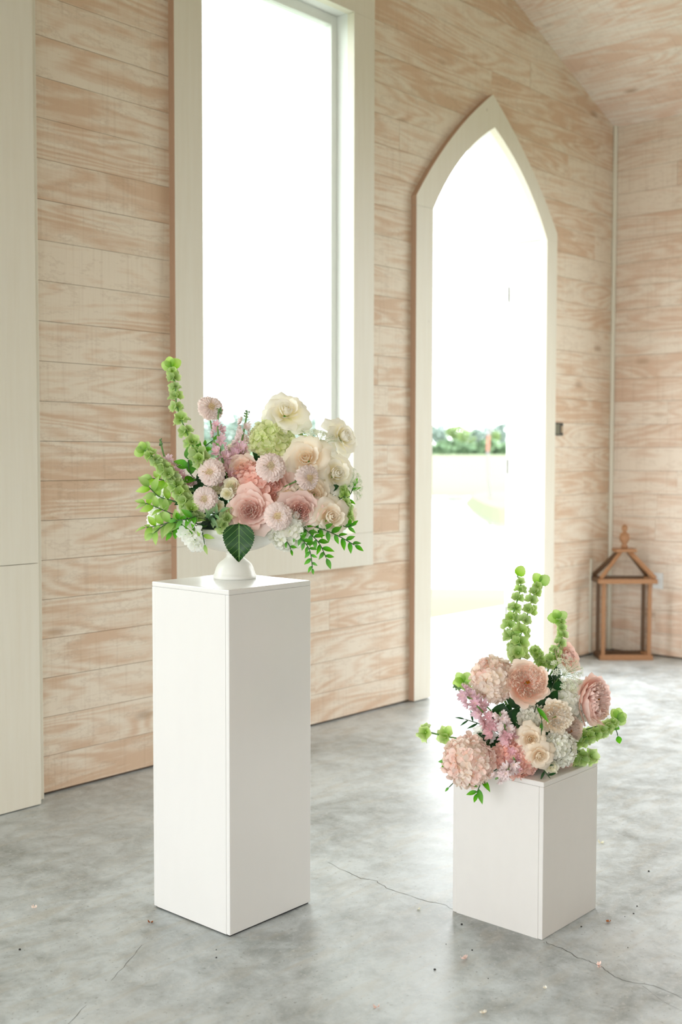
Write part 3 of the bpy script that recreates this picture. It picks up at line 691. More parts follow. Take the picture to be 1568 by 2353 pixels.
def place_leaf(par, me, p, d, nrm, s, im=None, name='leaf'):      # leaf grows along d, upper face towards nrm
    d = V(d).normalized(); n = V(nrm); n = (n - d * n.dot(d)).normalized(); x = d.cross(n)
    M = Matrix.Translation(p) @ Matrix(((x.x, d.x, n.x, 0), (x.y, d.y, n.y, 0), (x.z, d.z, n.z, 0), (0, 0, 0, 1))) @ Matrix.Scale(s, 4)
    return link(name, me, par, (im @ M) if im is not None else M)
def spline(pts, n=6):
    out = []; P = [pts[0]] + list(pts) + [pts[-1]]
    for i in range(1, len(P) - 2):
        for k in range(n):
            t = k / n; a, b, c, d = P[i - 1], P[i], P[i + 1], P[i + 2]
            out.append(.5 * ((2 * b) + (c - a) * t + (2 * a - 5 * b + 4 * c - d) * t * t + (-a + 3 * b - 3 * c + d) * t ** 3))
    out.append(pts[-1]); return out
def rvec(rr): return V((rr.uniform(-1, 1), rr.uniform(-1, 1), rr.uniform(-1, 1)))
TOCAM = V((-.75, -.66, .03))
def bells_stem(path, target, label, nodes=9, s0=.013, s1=.006, sd=0, tips=3, t0=.0, fs=None, per=5, rot=(0, 0, 0)):
    """path: world points from the low end to the tip"""
    rr = random.Random(sd); sp = spline(path, 8); t = thing('bells_of_ireland_stem', sp[0], label, 'flower'); im = Matrix.Translation(-V(sp[0]))
    full = ([target] if target else []) + list(sp)
    MB().tube([im @ V(p) for p in full], [.0026] * len(full), 6).build('stem', M_stem, t, smooth=True)
    def bell(q):
        def f():
            mb = MB(); r2 = random.Random(q); n = 15; vs = []; uv = []; rings = [(.08, 0), (.34, .28), (.66, .62), (.92, .86), (1.02, .98)]
            for j, (r, z) in enumerate(rings):
                for k in range(n):
                    a = 2 * pi * k / n; wv = 1 + (.13 * cos(5 * a + q) + r2.uniform(-.03, .03)) * (j / 4) ** 2
                    vs.append((r * wv * cos(a), r * wv * sin(a), z + .16 * (j / 4) ** 2 * sin(5 * a + q * 1.3))); uv.append((.5, .1 + .9 * j / 4))
            fs = [(j * n + k, j * n + (k + 1) % n, (j + 1) * n + (k + 1) % n, (j + 1) * n + k) for j in range(4) for k in range(n)] + [tuple(range(n - 1, -1, -1))]
            mb.add(vs, fs, 0, uv); mb.lathe([(.05, .05), (.16, .25), (.14, .42), (.04, .5)], 8); return mb.mesh('bell', L_bell, True)
        return lib(('bell', q), f)
    N = len(sp) - 1
    for k in range(nodes):
        f = fs[k] if fs else t0 + (1 - t0) * (k + .3) / nodes * .96
        i = min(int(f * N), N - 1); p = V(sp[i]).lerp(V(sp[i + 1]), f * N - i); d = (V(sp[i + 1]) - V(sp[i])).normalized()
        s = (s0 + (s1 - s0) * f) * 1.18; a = d.cross(V((.3, .5, .1))).normalized(); b = d.cross(a)
        for q in range(per):
            an = 2 * pi * q / per + k * .5 + rr.uniform(-.2, .2); o = a * cos(an) + b * sin(an); nd = (o + d * .35 + rvec(rr) * .15).normalized()
            link('bell', bell((q + k) % 3), t, im @ basis(nd, rr.uniform(0, 6), p + o * s * .25, s * rr.uniform(.78, 1.22)))
    p = V(sp[-1]); d = (V(sp[-1]) - V(sp[-2])).normalized()
    me = leaf_mesh('scal', L_lime, 1, .95, .10, .15, .10, 4, 10, .55)
    for q in range(tips):
        an = 2 * pi * q / max(tips, 1) + rr.uniform(-.4, .4); a = RT * cos(an) + UP * sin(an); place_leaf(t, me, p, (a + d * .9), TOCAM + rvec(rr) * .5, .034 * rr.uniform(.85, 1.15), im)
    return t
def stock_spike(path, target, label, mat, n=16, s=.016, sd=0, buds=True, mat2=None, gap=0.):
    rr = random.Random(sd); sp = spline(path, 6); t = thing('stock_spike', sp[0], label, 'flower'); im = Matrix.Translation(-V(sp[0]))
    full = [target] + list(sp); MB().tube([im @ V(p) for p in full], [.003] * (len(full) - 1) + [.0018], 6).build('stem', M_stem, t, smooth=True)
    N = len(sp) - 1
    for k in range(n):
        f = (k + .5) / n * (.80 if buds else 1.); i = min(int(f * N), N - 1); p = V(sp[i]); d = (V(sp[i + 1]) - p).normalized(); an = k * 2.4 + rr.uniform(-.3, .3)
        a = d.cross(V((.2, .6, .1))).normalized(); b = d.cross(a); o = a * cos(an) + b * sin(an); sc = s * 1.2 * (1.1 - .45 * f) * rr.uniform(.85, 1.1)
        for r_ in range(2):
            me = floret_mesh('st', (mat2 if mat2 and f < .3 else mat), 6, .45 + .2 * r_, .22, 0, k % 3 + r_ * 3, .06, False)
            link('floret', me, t, im @ basis((o + d * .3 + TOCAM * .25 + rvec(rr) * .25).normalized(), rr.uniform(0, 6), p + o * (s * .8 + .001 * r_), sc * (1 if r_ == 0 else .66)))
        if r_ and rr.random() < .3: pass
    if buds:
        def bud():
            return MB().lathe([(.1, 0), (.45, .3), (.5, .7), (.3, 1.1), (.08, 1.3)], 8).mesh('bud', L_grey, True)
        p = V(sp[-1]); d = (V(sp[-1]) - V(sp[-3])).normalized()
        for k in range(11):
            o = (rvec(rr) + d * .6).normalized(); link('bud', lib('bud', bud), t, im @ basis(o, 0, p - d * rr.uniform(0, .022) + o * .004, .0058 * rr.uniform(.7, 1.1)))
    return t
def sprig(path, label, mat, n=8, L=.04, W=.4, sd=0, target=None, name='leaf_sprig', side=1., stem=None, key='o', tipp=1., nrm=None, cat='foliage', r=.0016, fold=.15, bend=.2):
    rr = random.Random(sd); sp = spline([V(p) for p in path], 6); t = thing(name, sp[0], label, cat); im = Matrix.Translation(-V(sp[0])); full = ([target] if target else []) + list(sp)
    MB().tube([im @ V(p) for p in full], [r] * (len(full) - 1) + [r * .5], 5).build('stem', stem or M_stemd, t, smooth=True)
    me = leaf_mesh(key + str(W) + str(tipp), mat, 1, W, fold, bend, 0, 4, 8, tipp); N = len(sp) - 1
    for k in range(n):
        f = .08 + .92 * k / max(1, n - 1); i = min(int(f * N), N - 1); p = V(sp[i]).lerp(V(sp[i + 1]), min(1, f * N - i)); d = (V(sp[i + 1]) - V(sp[i])).normalized()
        nn = V(nrm) if nrm is not None else TOCAM + rvec(rr) * .45 + V((0, 0, .5)); s_ = d.cross(nn).normalized() * (1 if k % 2 else -1)
        dd = d if k == n - 1 else (d * .75 + s_ * side + rvec(rr) * .25); place_leaf(t, me, p, dd, nn, L * 1.22 * rr.uniform(.8, 1.12) * (1 - .25 * f), im)
    return t
def lace(M, target, label, n=20, sd=0, flat=.25, spread=1.0):
    t = flower_root('lace_flower', M, label); rr = random.Random(sd); ga = pi * (3 - math.sqrt(5))
    def umb():
        mb = MB(); r2 = random.Random(4)
        for i in range(16):
            q = math.sqrt((i + .5) / 16); a = i * ga; x, y, z = q * cos(a), q * sin(a), .25 - .35 * q * q + r2.uniform(-.08, .08)
            mb.tube([(0, 0, -.5), (x, y, z)], .02, 3)
            for b in range(5):
                an = 2 * pi * b / 5 + i; s = .20; mb.add([(x, y, z + .03), (x + s * cos(an - .4), y + s * sin(an - .4), z + .06), (x + s * 1.15 * cos(an), y + s * 1.15 * sin(an), z + .05), (x + s * cos(an + .4), y + s * sin(an + .4), z + .06)], [(0, 1, 2, 3)], 0, [(.5, .1), (.5, .9), (.5, 1), (.5, .9)])
        return mb.mesh('umbellet', P_lace)
    me = lib('umb', umb); rays = MB()
    for i in range(n):
        q = math.sqrt((i + .5) / n) * spread; a = i * ga; p = V((q * cos(a), q * sin(a), .45 - flat * q * q)); rays.tube([(0, 0, -.35), tuple(p * .6 + V((0, 0, .0))), tuple(p)], .008, 4)
        link('umbellet', me, t, basis((p + V((0, 0, .6))).normalized(), rr.uniform(0, 6), p, .17 * rr.uniform(.85, 1.15)))
    rays.build('rays', M_stem, t); stem_to(t, M, target, .002, M_stem, -.35); return t

def F3(r, u, tw): return (RT * r + V((0, 0, 1)) * u + TOCAM * tw).normalized()      # facing: right, up, towards the viewer's side
# ------------------------------------------------------------------ vase and arrangement on the tall pedestal
VC = V((2.559, 2.72, 1.049)); DA = 3.725
v = thing('footed_bowl', VC, 'white ceramic footed compote bowl on the tall white pedestal', 'vase')
MB().lathe([(.0685, .0), (.070, .004), (.0695, .012), (.066, .016), (.0655, .02), (.0625, .028), (.061, .034), (.055, .046), (.047, .054), (.036, .062), (.0285, .069), (.0265, .076), (.029, .084), (.032, .088)], 48).build('foot', M_vase, v, smooth=True)
MB().lathe([(.030, .086), (.052, .0895), (.075, .095), (.098, .104), (.117, .114), (.130, .128), (.1385, .146), (.141, .162), (.137, .166), (.132, .160), (.128, .146), (.12, .132), (.10, .118), (.02, .110)], 64).build('bowl', M_vase, v, smooth=True)
tag(MB().lathe([(.05, .118), (.10, .122), (.122, .14), (.127, .155), (.10, .19), (.05, .22), (.01, .225)], 24, 0, VC).build('floral_foam', M_foam), 'dark green floral foam filling the footed bowl, glimpsed between stems', 'foam')
TA = VC + V((0, 0, .19))
def A(px, py, d): return at(px, py, DA + d)
def PM(px, py, d, face, rpx, D, roll=0): dep = D + d; return basis(F3(*face), roll, at(px, py, dep), rpx * dep / F)
def MA(px, py, d, face, rpx, roll=0): return PM(px, py, d, face, rpx, DA, roll)
rose('blush', P_blush, MA(573, 1172, -.15, (-.05, .10, 1), 50, .3), TA, 'largest pink rose, open with pointed petals, low at the front above the bowl rim', sd=1)
rose('blush', P_mauve, MA(691, 1173, -.13, (.12, .02, 1), 44, 1.2), TA, 'dusty mauve rose with a deep folded centre, right of the largest pink rose', sd=2)
rose('spray', P_mauve, MA(630, 1112, -.10, (.05, -.45, 1), 42, .6), TA, 'dusty pink rose facing down, just under the top scabiosa of the tall arrangement', sd=3)
rose('spray', P_peach, MA(558, 1072, -.07, (.1, .35, 1), 34, .1), TA, 'small peach centred rose above the coral hydrangea in the tall arrangement', sd=4)
rose('reflex', P_ivory, MA(657, 940, -.02, (.05, .55, .8), 47, .4), TA, 'topmost ivory rose with swept back petals, against the window', 'reflexed_rose', sd=5)
rose('reflex', P_ivory, MA(794, 1001, .0, (.75, .25, .7), 42, .9), TA, 'ivory reflexed rose highest on the right, turned towards the window casing', 'reflexed_rose', sd=6)
rose('reflex', P_cream, MA(702, 1050, -.08, (-.1, .25, 1), 50, 1.7), TA, 'large cream reflexed rose in the upper middle, behind the small right scabiosa', 'reflexed_rose', sd=7)
rose('reflex', P_ivory, MA(775, 1087, -.05, (.45, .15, .9), 46, .2), TA, 'ivory reflexed rose at the right shoulder of the tall arrangement', 'reflexed_rose', sd=8)
rose('reflex', P_cream, MA(762, 1186, -.11, (.45, .05, 1), 46, 1.1), TA, 'cream rose with peach centre at the lower right above the trailing smilax', 'reflexed_rose', sd=9)
rose('reflex', P_tan, MA(662, 1137, -.095, (-.1, .3, 1), 32, .5), TA, 'champagne rose up and left of the dusty mauve rose', 'reflexed_rose', sd=10)
rose('spray', P_tan, MA(722, 1135, -.09, (.1, .1, 1), 36, 2.1), TA, 'champagne rose between the small right scabiosa and the dusty mauve rose', sd=11)
rose('spray', P_tan, MA(738, 1092, -.04, (.2, .15, 1), 34, 2.9), TA, 'champagne rose tucked behind the small right scabiosa', sd=12)
rose('ruffle', P_cream, MA(540, 1050, -.02, (-.1, .4, 1), 34, .2), TA, 'ruffled ivory rose behind the small peach rose in the tall arrangement', sd=13)
rose('spray', P_yell, MA(532, 1114, -.12, (.1, .3, 1), 19, .2), TA, 'pale yellow spray rose above its smaller twin, left of the coral hydrangea', 'spray_rose', 14)
rose('spray', P_yell, MA(521, 1133, -.14, (-.1, .15, 1), 15, 1.2), TA, 'small pale yellow spray rose touching the left edge of the largest pink rose', 'spray_rose', 15)
rose('spray', P_yell, MA(500, 1163, -.12, (.1, 0, 1), 16, .9), TA, 'lowest pale yellow spray rose, right beside the lower left scabiosa', 'spray_rose', 16)
rose('spray', P_yell, MA(497, 1118, -.09, (0, .5, 1), 19, 2.), TA, 'pale yellow spray rose just below the upper left scabiosa', 'spray_rose', 17)
rose('lisi', P_lis, MA(352, 1188, -.05, (-.5, .1, 1), 22, .2), TA, 'white lisianthus at the far left edge of the tall arrangement', 'lisianthus', 18)
rose('lisi', P_lis, MA(434, 1228, -.16, (-.3, -.3, 1), 30, .9), TA, 'larger white lisianthus hanging over the left rim of the bowl', 'lisianthus', 19)
rose('lisi', P_lis, MA(450, 1252, -.155, (-.1, -.6, 1), 22, 1.9), TA, 'white lisianthus lowest on the left side of the bowl', 'lisianthus', 20)
rose('lisi', P_lis, MA(368, 1140, .0, (-.6, .3, 1), 26, 1.9), TA, 'white lisianthus half hidden behind lime leaves left of the bells of ireland', 'lisianthus', 21)
rose('lisi', P_cream, MA(806, 1185, .02, (.7, 0, .7), 24, 1.9), TA, 'pale cream flower behind the green spike at the right edge', 'lisianthus', 22)
scabiosa(MA(484, 936, -.02, (.35, .35, .9), 29), TA, 'pale scabiosa standing highest, against the left window casing', 1)
scabiosa(MA(484, 1084, -.12, (-.12, .12, 1), 31), TA, 'upper left round scabiosa with green eye beside the pink stock', 2)
scabiosa(MA(471, 1146, -.13, (-.1, .05, 1), 29), TA, 'lower left round scabiosa beside a pale yellow spray rose', 3)
scabiosa(MA(622, 1071, -.15, (.12, .25, 1), 33), TA, 'scabiosa in the middle in front of the lime hydrangea', 4)
scabiosa(MA(708, 1097, -.15, (.6, -.05, .85), 29), TA, 'small scabiosa turned right in front of the large cream rose', 5)
scabiosa(MA(638, 1185, -.17, (-.05, .0, 1), 31), TA, 'scabiosa between the largest pink rose and the dusty mauve rose', 6)
hydrangea(P_hgreen, MA(625, 1010, -.0, (.1, .5, 1), 56), TA, 'lime green hydrangea head in the upper middle of the tall arrangement', 80, 1)
hydrangea(P_hcoral, MA(588, 1120, -.055, (0, .2, 1), 66), TA, 'coral pink hydrangea head behind the largest pink rose', 90, 2, fr=.30)
hydrangea(P_hwhite, MA(662, 1216, -.10, (0, -.45, 1), 52), TA, 'white green hydrangea head hanging over the right rim of the bowl', 76, 3)
bells_stem([A(452, 1045, -.02), A(437, 1010, -.02), A(418, 968, -.01), A(405, 925, 0), A(403, 890, 0), A(397, 860, 0), A(393, 842, 0)], TA, 'tallest bells of ireland stem rising at the upper left', 9, .0165, .010, 1, 3)
bells_stem([A(452, 1195, -.12), A(425, 1150, -.12), A(402, 1112, -.11), A(383, 1082, -.11), A(360, 1058, -.10), A(332, 1034, -.10)], TA, 'bells of ireland stem leaning out to the far left', 11, .0175, .011, 2, 4)
bells_stem([A(455, 1040, -.08), A(462, 1058, -.10), A(470, 1070, -.10)], TA, 'short cluster of green bells above the upper left scabiosa', 3, .016, .014, 3, 0)
bells_stem([A(545, 1165, -.10), A(525, 1190, -.13), A(505, 1212, -.15)], TA, 'bells of ireland drooping at the bowl rim left of the large serrated leaf', 4, .0155, .0145, 4, 0)
bells_stem([A(800, 1195, -.05), A(797, 1165, -.05), A(790, 1130, -.05), A(788, 1115, -.05)], TA, 'dense green bells spike at the right edge above the smilax', 7, .0125, .006, 5, 0)
bells_stem([A(705, 1030, .02), A(697, 1005, .02), A(690, 985, .02)], TA, 'bells of ireland tip between the lime hydrangea and the lace flower', 3, .010, .006, 6, 3)
stock_spike([A(522, 1100, -.08), A(512, 1060, -.06), A(503, 1015, -.04), A(500, 975, -.03), A(503, 938, -.03)], TA, 'pink stock spike left of centre, topped with green buds below the highest scabiosa', P_stock, 17, .0175, 1, True, P_stock2)
stock_spike([A(548, 1045, -.02), A(556, 1010, -.01), A(563, 975, 0), A(568, 943, 0)], TA, 'pale pink stock spike beside the lime hydrangea', P_stockp, 14, .017, 2, True, P_stock)
stock_spike([A(432, 1120, -.07), A(405, 1090, -.06), A(380, 1055, -.05), A(368, 1010, -.05)], TA, 'pink stock spike behind the leaning bells of ireland at the left', P_stock, 14, .018, 3, True, P_stock2)
lace(MA(733, 1013, -.02, (.25, .95, .1), 52), TA, 'flat white lace flower seen from the side between two ivory roses', 26, 1, .22)
lace(MA(812, 1115, -.02, (.9, .1, .3), 38), TA, 'fluffy pale lace flower at the right edge of the tall arrangement', 20, 2, .3)
# big serrated leaf over the rim
t = thing('hydrangea_leaf', A(549, 1203, -.17), 'large dark serrated leaf with pale veins hanging over the bowl front', 'leaf')
def big_leaf():
    vs = []; uv = []; nv, nu = 30, 8; L = .118; W = .094
    for j in range(nv + 1):
        q = j / nv; w_ = (W / 2) * (sin(pi * min(1, q) ** .62) ** .72 if 0 < q < 1 else 0) + .0008; w_ *= (1 - .35 * max(0, q - .72) / .28)
        for i in range(nu + 1):
            u = 2 * i / nu - 1; ed = (1 + (.05 if j % 2 else -.02)) if abs(u) == 1 else 1
            vs.append((u * w_ * ed, q * L, .012 * abs(u) + .006 * sin(q * 9) * abs(u) - .10 * q * q * L)); uv.append((.5 + u * w_ / W, q))
    return mesh('blade', vs, grid_faces(nu, nv), M_hyleaf, None, uv, True)
place_leaf(t, big_leaf(), t.location.copy(), (RT * .0 + V((0, 0, -1)) + TOCAM * .10), TOCAM, 1, Matrix.Translation(-t.location), 'blade')
MB().tube([(0, 0, 0), TA - t.location], .002, 5).build('leaf_stalk', M_stem, t)
# foliage of the tall arrangement
NA_ = ['the champagne rose above the dusty mauve rose', 'the left champagne rose and the dusty mauve rose', 'the right ivory shoulder rose', 'the lower right cream rose', 'the lowest pale yellow spray rose', 'the lower left scabiosa', 'the leaning bells stem and the upper left scabiosa', 'the largest pink rose and the bowl rim', 'the large cream reflexed rose', 'the pale yellow spray roses', 'the upper left scabiosa and the stock', 'the far left bells stem', 'the right edge green spike', 'the lime hydrangea and the top scabiosa']
NB_ = ['the ivory blush hydrangea and the pale stock', 'the pale stock head', 'the ruffled ivory rose and the champagne roses', 'the blush hydrangea and the orchid stock', 'the ruffled ivory rose and the peach rose', 'the peach garden rose, beneath its stem', 'the sideways pink rose and the peach rose below it', 'the coral hydrangea and the stock', 'the grey green hydrangea', 'the lace flower stem and the peach garden rose', 'the white hydrangea and the right pedestal corner', 'the sideways pink rose, on its shaded side']
def spA(pts, label, mat, n, L, W=.42, sd=0, **k): return sprig([A(*p) for p in pts], label, mat, n, L, W, sd, TA, **k)
spA([(400, 1150, -.06), (365, 1140, -.06), (342, 1118, -.06)], 'lime leaf spray reaching left under the leaning bells of ireland', L_lime, 8, .050, .52, 1)
spA([(395, 1180, -.08), (360, 1165, -.08), (333, 1155, -.07)], 'lime leaf spray at the far left above the white lisianthus', L_lime, 8, .046, .48, 2)
spA([(400, 1195, -.10), (370, 1205, -.10), (335, 1212, -.09)], 'lime leaf spray at the far left below the white lisianthus', L_lime, 9, .046, .5, 3)
spA([(430, 1195, -.12), (410, 1205, -.13), (395, 1222, -.13)], 'bright green leaves drooping left of the bowl', L_mid, 9, .042, .46, 4)
spA([(445, 1195, -.14), (462, 1215, -.16), (470, 1250, -.17)], 'pale green leaf pair lying over the left bowl rim', L_lime, 4, .036, .40, 5)
spA([(450, 1100, -.06), (436, 1085, -.07), (432, 1055, -.07)], 'broad bright leaf standing above the leaning bells of ireland', L_mid, 4, .055, .55, 6)
spA([(470, 1060, -.03), (462, 1035, -.02), (490, 1010, -.01)], 'mid green leaves behind the left stock spike', L_mid, 7, .036, .4, 7)
spA([(470, 1190, -.13), (490, 1185, -.15), (505, 1175, -.15)], 'narrow grey green leaves below the lower left scabiosa', L_grey, 4, .040, .28, 8)
spA([(420, 1175, -.09), (435, 1190, -.12), (455, 1212, -.13)], 'dark leaves between the bells of ireland and the bowl rim', L_dark, 8, .034, .4, 9)
spA([(700, 1205, -.10), (740, 1215, -.12), (780, 1232, -.12), (815, 1252, -.12)], 'longest smilax branch trailing right past the window casing', L_ruscus, 14, .038, .42, 10, side=1.1)
spA([(690, 1205, -.12), (715, 1228, -.14), (735, 1250, -.14), (750, 1282, -.14)], 'middle smilax branch hanging beside the window sill', L_ruscus, 12, .037, .42, 11, side=1.1)
spA([(670, 1215, -.13), (695, 1240, -.15), (712, 1265, -.15), (718, 1305, -.15)], 'lowest smilax branch dangling over the window sill casing', L_ruscus, 15, .028, .42, 12, side=1.)
spA([(640, 1225, -.12), (662, 1248, -.15), (668, 1262, -.15)], 'single smilax leaf tip below the white green hydrangea', L_ruscus, 4, .022, .4, 13)
spA([(760, 1150, -.02), (795, 1150, -.02), (812, 1118, -.02)], 'green leaves behind the right edge spike', L_mid, 7, .034, .46, 14)
spA([(770, 1195, -.06), (795, 1210, -.09), (808, 1205, -.09)], 'glossy leaves at the right below the green bells spike', L_ruscus, 6, .034, .4, 15)
spA([(410, 1120, -.04), (385, 1105, -.04), (350, 1098, -.04)], 'upper lime leaf spray behind the bells of ireland at the left', L_lime, 8, .046, .55, 16)
spA([(420, 1205, -.13), (388, 1200, -.13), (352, 1225, -.12)], 'lowest bright leaf spray left of the bowl', L_lime, 8, .048, .5, 17)
spA([(450, 1185, -.15), (430, 1192, -.16), (405, 1195, -.15)], 'glossy mid green leaves above the left bowl rim', L_mid, 7, .036, .46, 18)
spA([(470, 1075, -.05), (455, 1060, -.05), (455, 1030, -.04)], 'green leaves between the tallest bells stem and the left stock spike', L_mid, 7, .040, .5, 19)
spA([(490, 1200, -.14), (480, 1190, -.16), (505, 1175, -.17)], 'grey green leaf blades above the bowl rim', L_grey, 5, .034, .34, 20)
spA([(560, 1195, -.12), (575, 1205, -.13), (600, 1200, -.13)], 'dark leaves under the largest pink rose at the bowl rim', L_dark, 5, .034, .5, 21)
for i, (x, y, d) in enumerate([(665, 1105, -.05), (680, 1118, -.07), (740, 1150, -.05), (745, 1200, -.08), (500, 1150, -.07), (455, 1160, -.07), (450, 1120, -.05), (590, 1190, -.09), (700, 1085, -.02), (520, 1090, -.05), (470, 1100, -.05), (430, 1150, -.05), (770, 1130, -.02), (600, 1060, -.02)]):
    o = V((RT * random.Random(i).uniform(-1, 1)) + V((0, 0, random.Random(i + 50).uniform(-.6, 1))))
    p = A(x, y, d); tt = sprig([p - o * .03 + V((.02, .02, 0)), p, p + o * .03], 'dark rose leaves showing beside ' + NA_[i], L_dark, 6, .045, .55, 30 + i, TA, side=.9)
    tt['group'] = 'dark filler leaves of the tall arrangement'

# ------------------------------------------------------------------ arrangement on the short pedestal
DB = 3.64; TB = V((3.09, 1.94, .53))
t = tag(MB().lathe([(.09, 0), (.10, .003), (.105, .02), (.10, .05), (.07, .085), (.02, .095)], 24, 0, (3.09, 1.95, .478)).build('floral_foam', M_foam), 'dark floral foam mound on the short pedestal, hidden under its flowers', 'foam')
def B(px, py, d): return at(px, py, DB + d)
def MBt(px, py, d, face, rpx, roll=0): return PM(px, py, d, face, rpx, DB, roll)
rose('garden', P_peach, MBt(1213, 1567, -.12, (.02, .30, 1), 48, .4), TB, 'large peach garden rose with an orange eye at the top of the short arrangement', sd=1)
rose('garden', P_blush, MBt(1374, 1608, -.04, (.75, .12, .65), 56, 1.), TB, 'large pink garden rose at the right, turned sideways', sd=2)
rose('blush', P_blush, MBt(1308, 1505, .03, (.6, .45, .6), 36, .3), TB, 'pink rose highest at the right, in front of the lantern and plank wall', sd=3)
rose('garden', P_peach, MBt(1312, 1680, -.06, (.5, -.1, .9), 34, .3), TB, 'peach garden rose tucked under the large sideways pink rose', sd=4)
rose('spray', P_blush, MBt(1298, 1758, -.06, (.3, -.3, 1), 24, .3), TB, 'small pink rose lowest at the right resting on the short pedestal top', sd=5)
rose('ruffle', P_cream, MBt(1279, 1647, -.15, (.1, .1, 1), 38, .3), TB, 'ruffled ivory rose right of centre in the short arrangement', sd=6)
rose('reflex', P_tan, MBt(1220, 1698, -.19, (-.05, .1, 1), 32, .3), TB, 'upper of two small champagne roses low in the short arrangement', 'reflexed_rose', sd=7)
rose('reflex', P_tan, MBt(1241, 1737, -.20, (.1, -.1, 1), 31, 1.4), TB, 'lower of two small champagne roses low in the short arrangement', 'reflexed_rose', sd=8)
rose('lisi', P_lis, MBt(1112, 1688, -.10, (-.2, .4, 1), 26, 1.4), TB, 'greenish white lisianthus above the large blush hydrangea', 'lisianthus', sd=9)
rose('lisi', P_yell, MBt(1205, 1660, -.09, (-.2, .2, 1), 20, .4), TB, 'small pale green bud flower behind the pale stock', 'lisianthus', sd=10)
rose('lisi', P_yell, MBt(1268, 1762, -.15, (-.1, -.2, 1), 17, .4), TB, 'small lime white flower touching the pedestal top below the white hydrangea', 'lisianthus', sd=11)
hydrangea(P_hcream, MBt(1136, 1560, -.06, (-.2, .3, 1), 58), TB, 'ivory blush hydrangea at the top left of the short arrangement', 92, 4, mat2=P_hpink, fr=.30)
hydrangea(P_hpink, MBt(1077, 1748, -.17, (-.3, -.05, 1), 64), TB, 'largest blush pink hydrangea hanging over the left pedestal edge', 104, 5, mat2=P_hcream, fr=.30)
hydrangea(P_hcoral, MBt(1185, 1740, -.14, (0, .0, 1), 55), TB, 'coral hydrangea low in the middle of the short arrangement', 90, 6, fr=.30)
hydrangea(P_hwhite, MBt(1312, 1610, -.0, (.2, .35, 1), 56), TB, 'cream green hydrangea behind the lace flower in the short arrangement', 84, 7)
hydrangea(P_hgrey, MBt(1222, 1652, -.10, (0, .2, 1), 35), TB, 'grey green hydrangea head under the peach garden rose', 50, 8, fr=.38)
hydrangea(P_hwhite, MBt(1285, 1720, -.13, (.2, -.05, 1), 44), TB, 'white hydrangea below the ruffled ivory rose', 66, 9, fr=.34, mat2=P_hgrey)
stock_spike([B(1135, 1672, -.12), B(1118, 1645, -.13), B(1090, 1615, -.13), B(1062, 1590, -.12), B(1046, 1575, -.12)], TB, 'orchid pink stock spike reaching out at the upper left of the short arrangement', P_stock, 18, .019, 5, True, P_stock2)
stock_spike([B(1170, 1692, -.17), B(1160, 1668, -.18), B(1148, 1635, -.18)], TB, 'pale pink stock head in the middle under the dark leaves', P_stockp, 14, .0165, 6, False, P_stock2)
stock_spike([B(1180, 1755, -.22), B(1160, 1775, -.23), B(1138, 1790, -.23)], TB, 'pale pink stock head lowest at the front over the pedestal edge', P_stockp, 13, .0155, 7, False)
stock_spike([B(1172, 1720, -.17), B(1185, 1755, -.205), B(1180, 1770, -.21)], TB, 'pink stock florets in front of the coral hydrangea', P_stock2, 9, .014, 8, False)
lace(MBt(1303, 1545, -.09, (.35, .35, .7), 46), TB, 'open lace flower umbel over the cream green hydrangea', 24, 3, .35, .95)
bells_stem([B(1192, 1512, -.02), B(1180, 1480, -.02), B(1172, 1440, -.01), B(1178, 1412, -.01), B(1190, 1375, 0), B(1197, 1345, 0), B(1189, 1322, 0)], TB, 'left of the two tall bells of ireland stems against the doorway', 9, .0165, .008, 11, 1)
bells_stem([B(1190, 1505, -.05), B(1195, 1465, -.05), B(1208, 1425, -.04), B(1220, 1385, -.04), B(1232, 1355, -.04), B(1240, 1338, -.04)], TB, 'right of the two tall bells of ireland stems against the doorway', 8, .0165, .009, 12, 2)
bells_stem([B(1262, 1530, .02), B(1272, 1505, .02), B(1290, 1470, .02), B(1291, 1440, .02), B(1285, 1420, .02)], TB, 'bells of ireland stem beside the highest right pink rose', 7, .0145, .008, 13, 3)
bells_stem([B(1245, 1530, .02), B(1236, 1505, .02), B(1225, 1488, .02)], TB, 'short light green bells tip between the tall stems and the peach rose', 4, .0125, .009, 14, 0)
bells_stem([B(1100, 1700, -.10), B(1060, 1697, -.11), B(1020, 1690, -.11), B(976, 1679, -.11)], TB, 'bells of ireland stem at the far left with two separate whorls out over the floor', 2, .0165, .0155, 15, 0, 0, (.62, .96))
bells_stem([B(1320, 1700, -.02), B(1345, 1692, -.02), B(1375, 1682, -.02), B(1400, 1668, -.02), B(1418, 1650, -.02)], TB, 'bells of ireland stem sweeping right below the sideways pink rose', 7, .0165, .010, 17, 4)
bells_stem([B(1315, 1742, -.04), B(1340, 1738, -.04), B(1372, 1736, -.04)], TB, 'bells of ireland tip resting on the right pedestal corner', 3, .0150, .0155, 18, 0)
bells_stem([B(1095, 1600, -.03), B(1078, 1585, -.03), B(1066, 1566, -.03)], TB, 'small bells tip with lime leaves at the upper left of the short arrangement', 3, .0125, .008, 19, 3)
def spB(pts, label, mat, n, L, W=.42, sd=0, **k): return sprig([B(*p) for p in pts], label, mat, n, L, W, sd, TB, **k)
spB([(1200, 1622, -.07), (1178, 1630, -.08), (1150, 1645, -.09)], 'broad dark rose leaves under the peach garden rose, left side', L_dark, 6, .062, .62, 1)
spB([(1225, 1622, -.07), (1245, 1625, -.08), (1265, 1605, -.07)], 'dark rose leaves between the peach garden rose and the ruffled ivory rose', L_dark, 5, .050, .6, 2)
spB([(1245, 1590, -.06), (1268, 1580, -.07), (1275, 1560, -.07)], 'dark leaf beside the lace flower stem', L_dark, 3, .046, .6, 3)
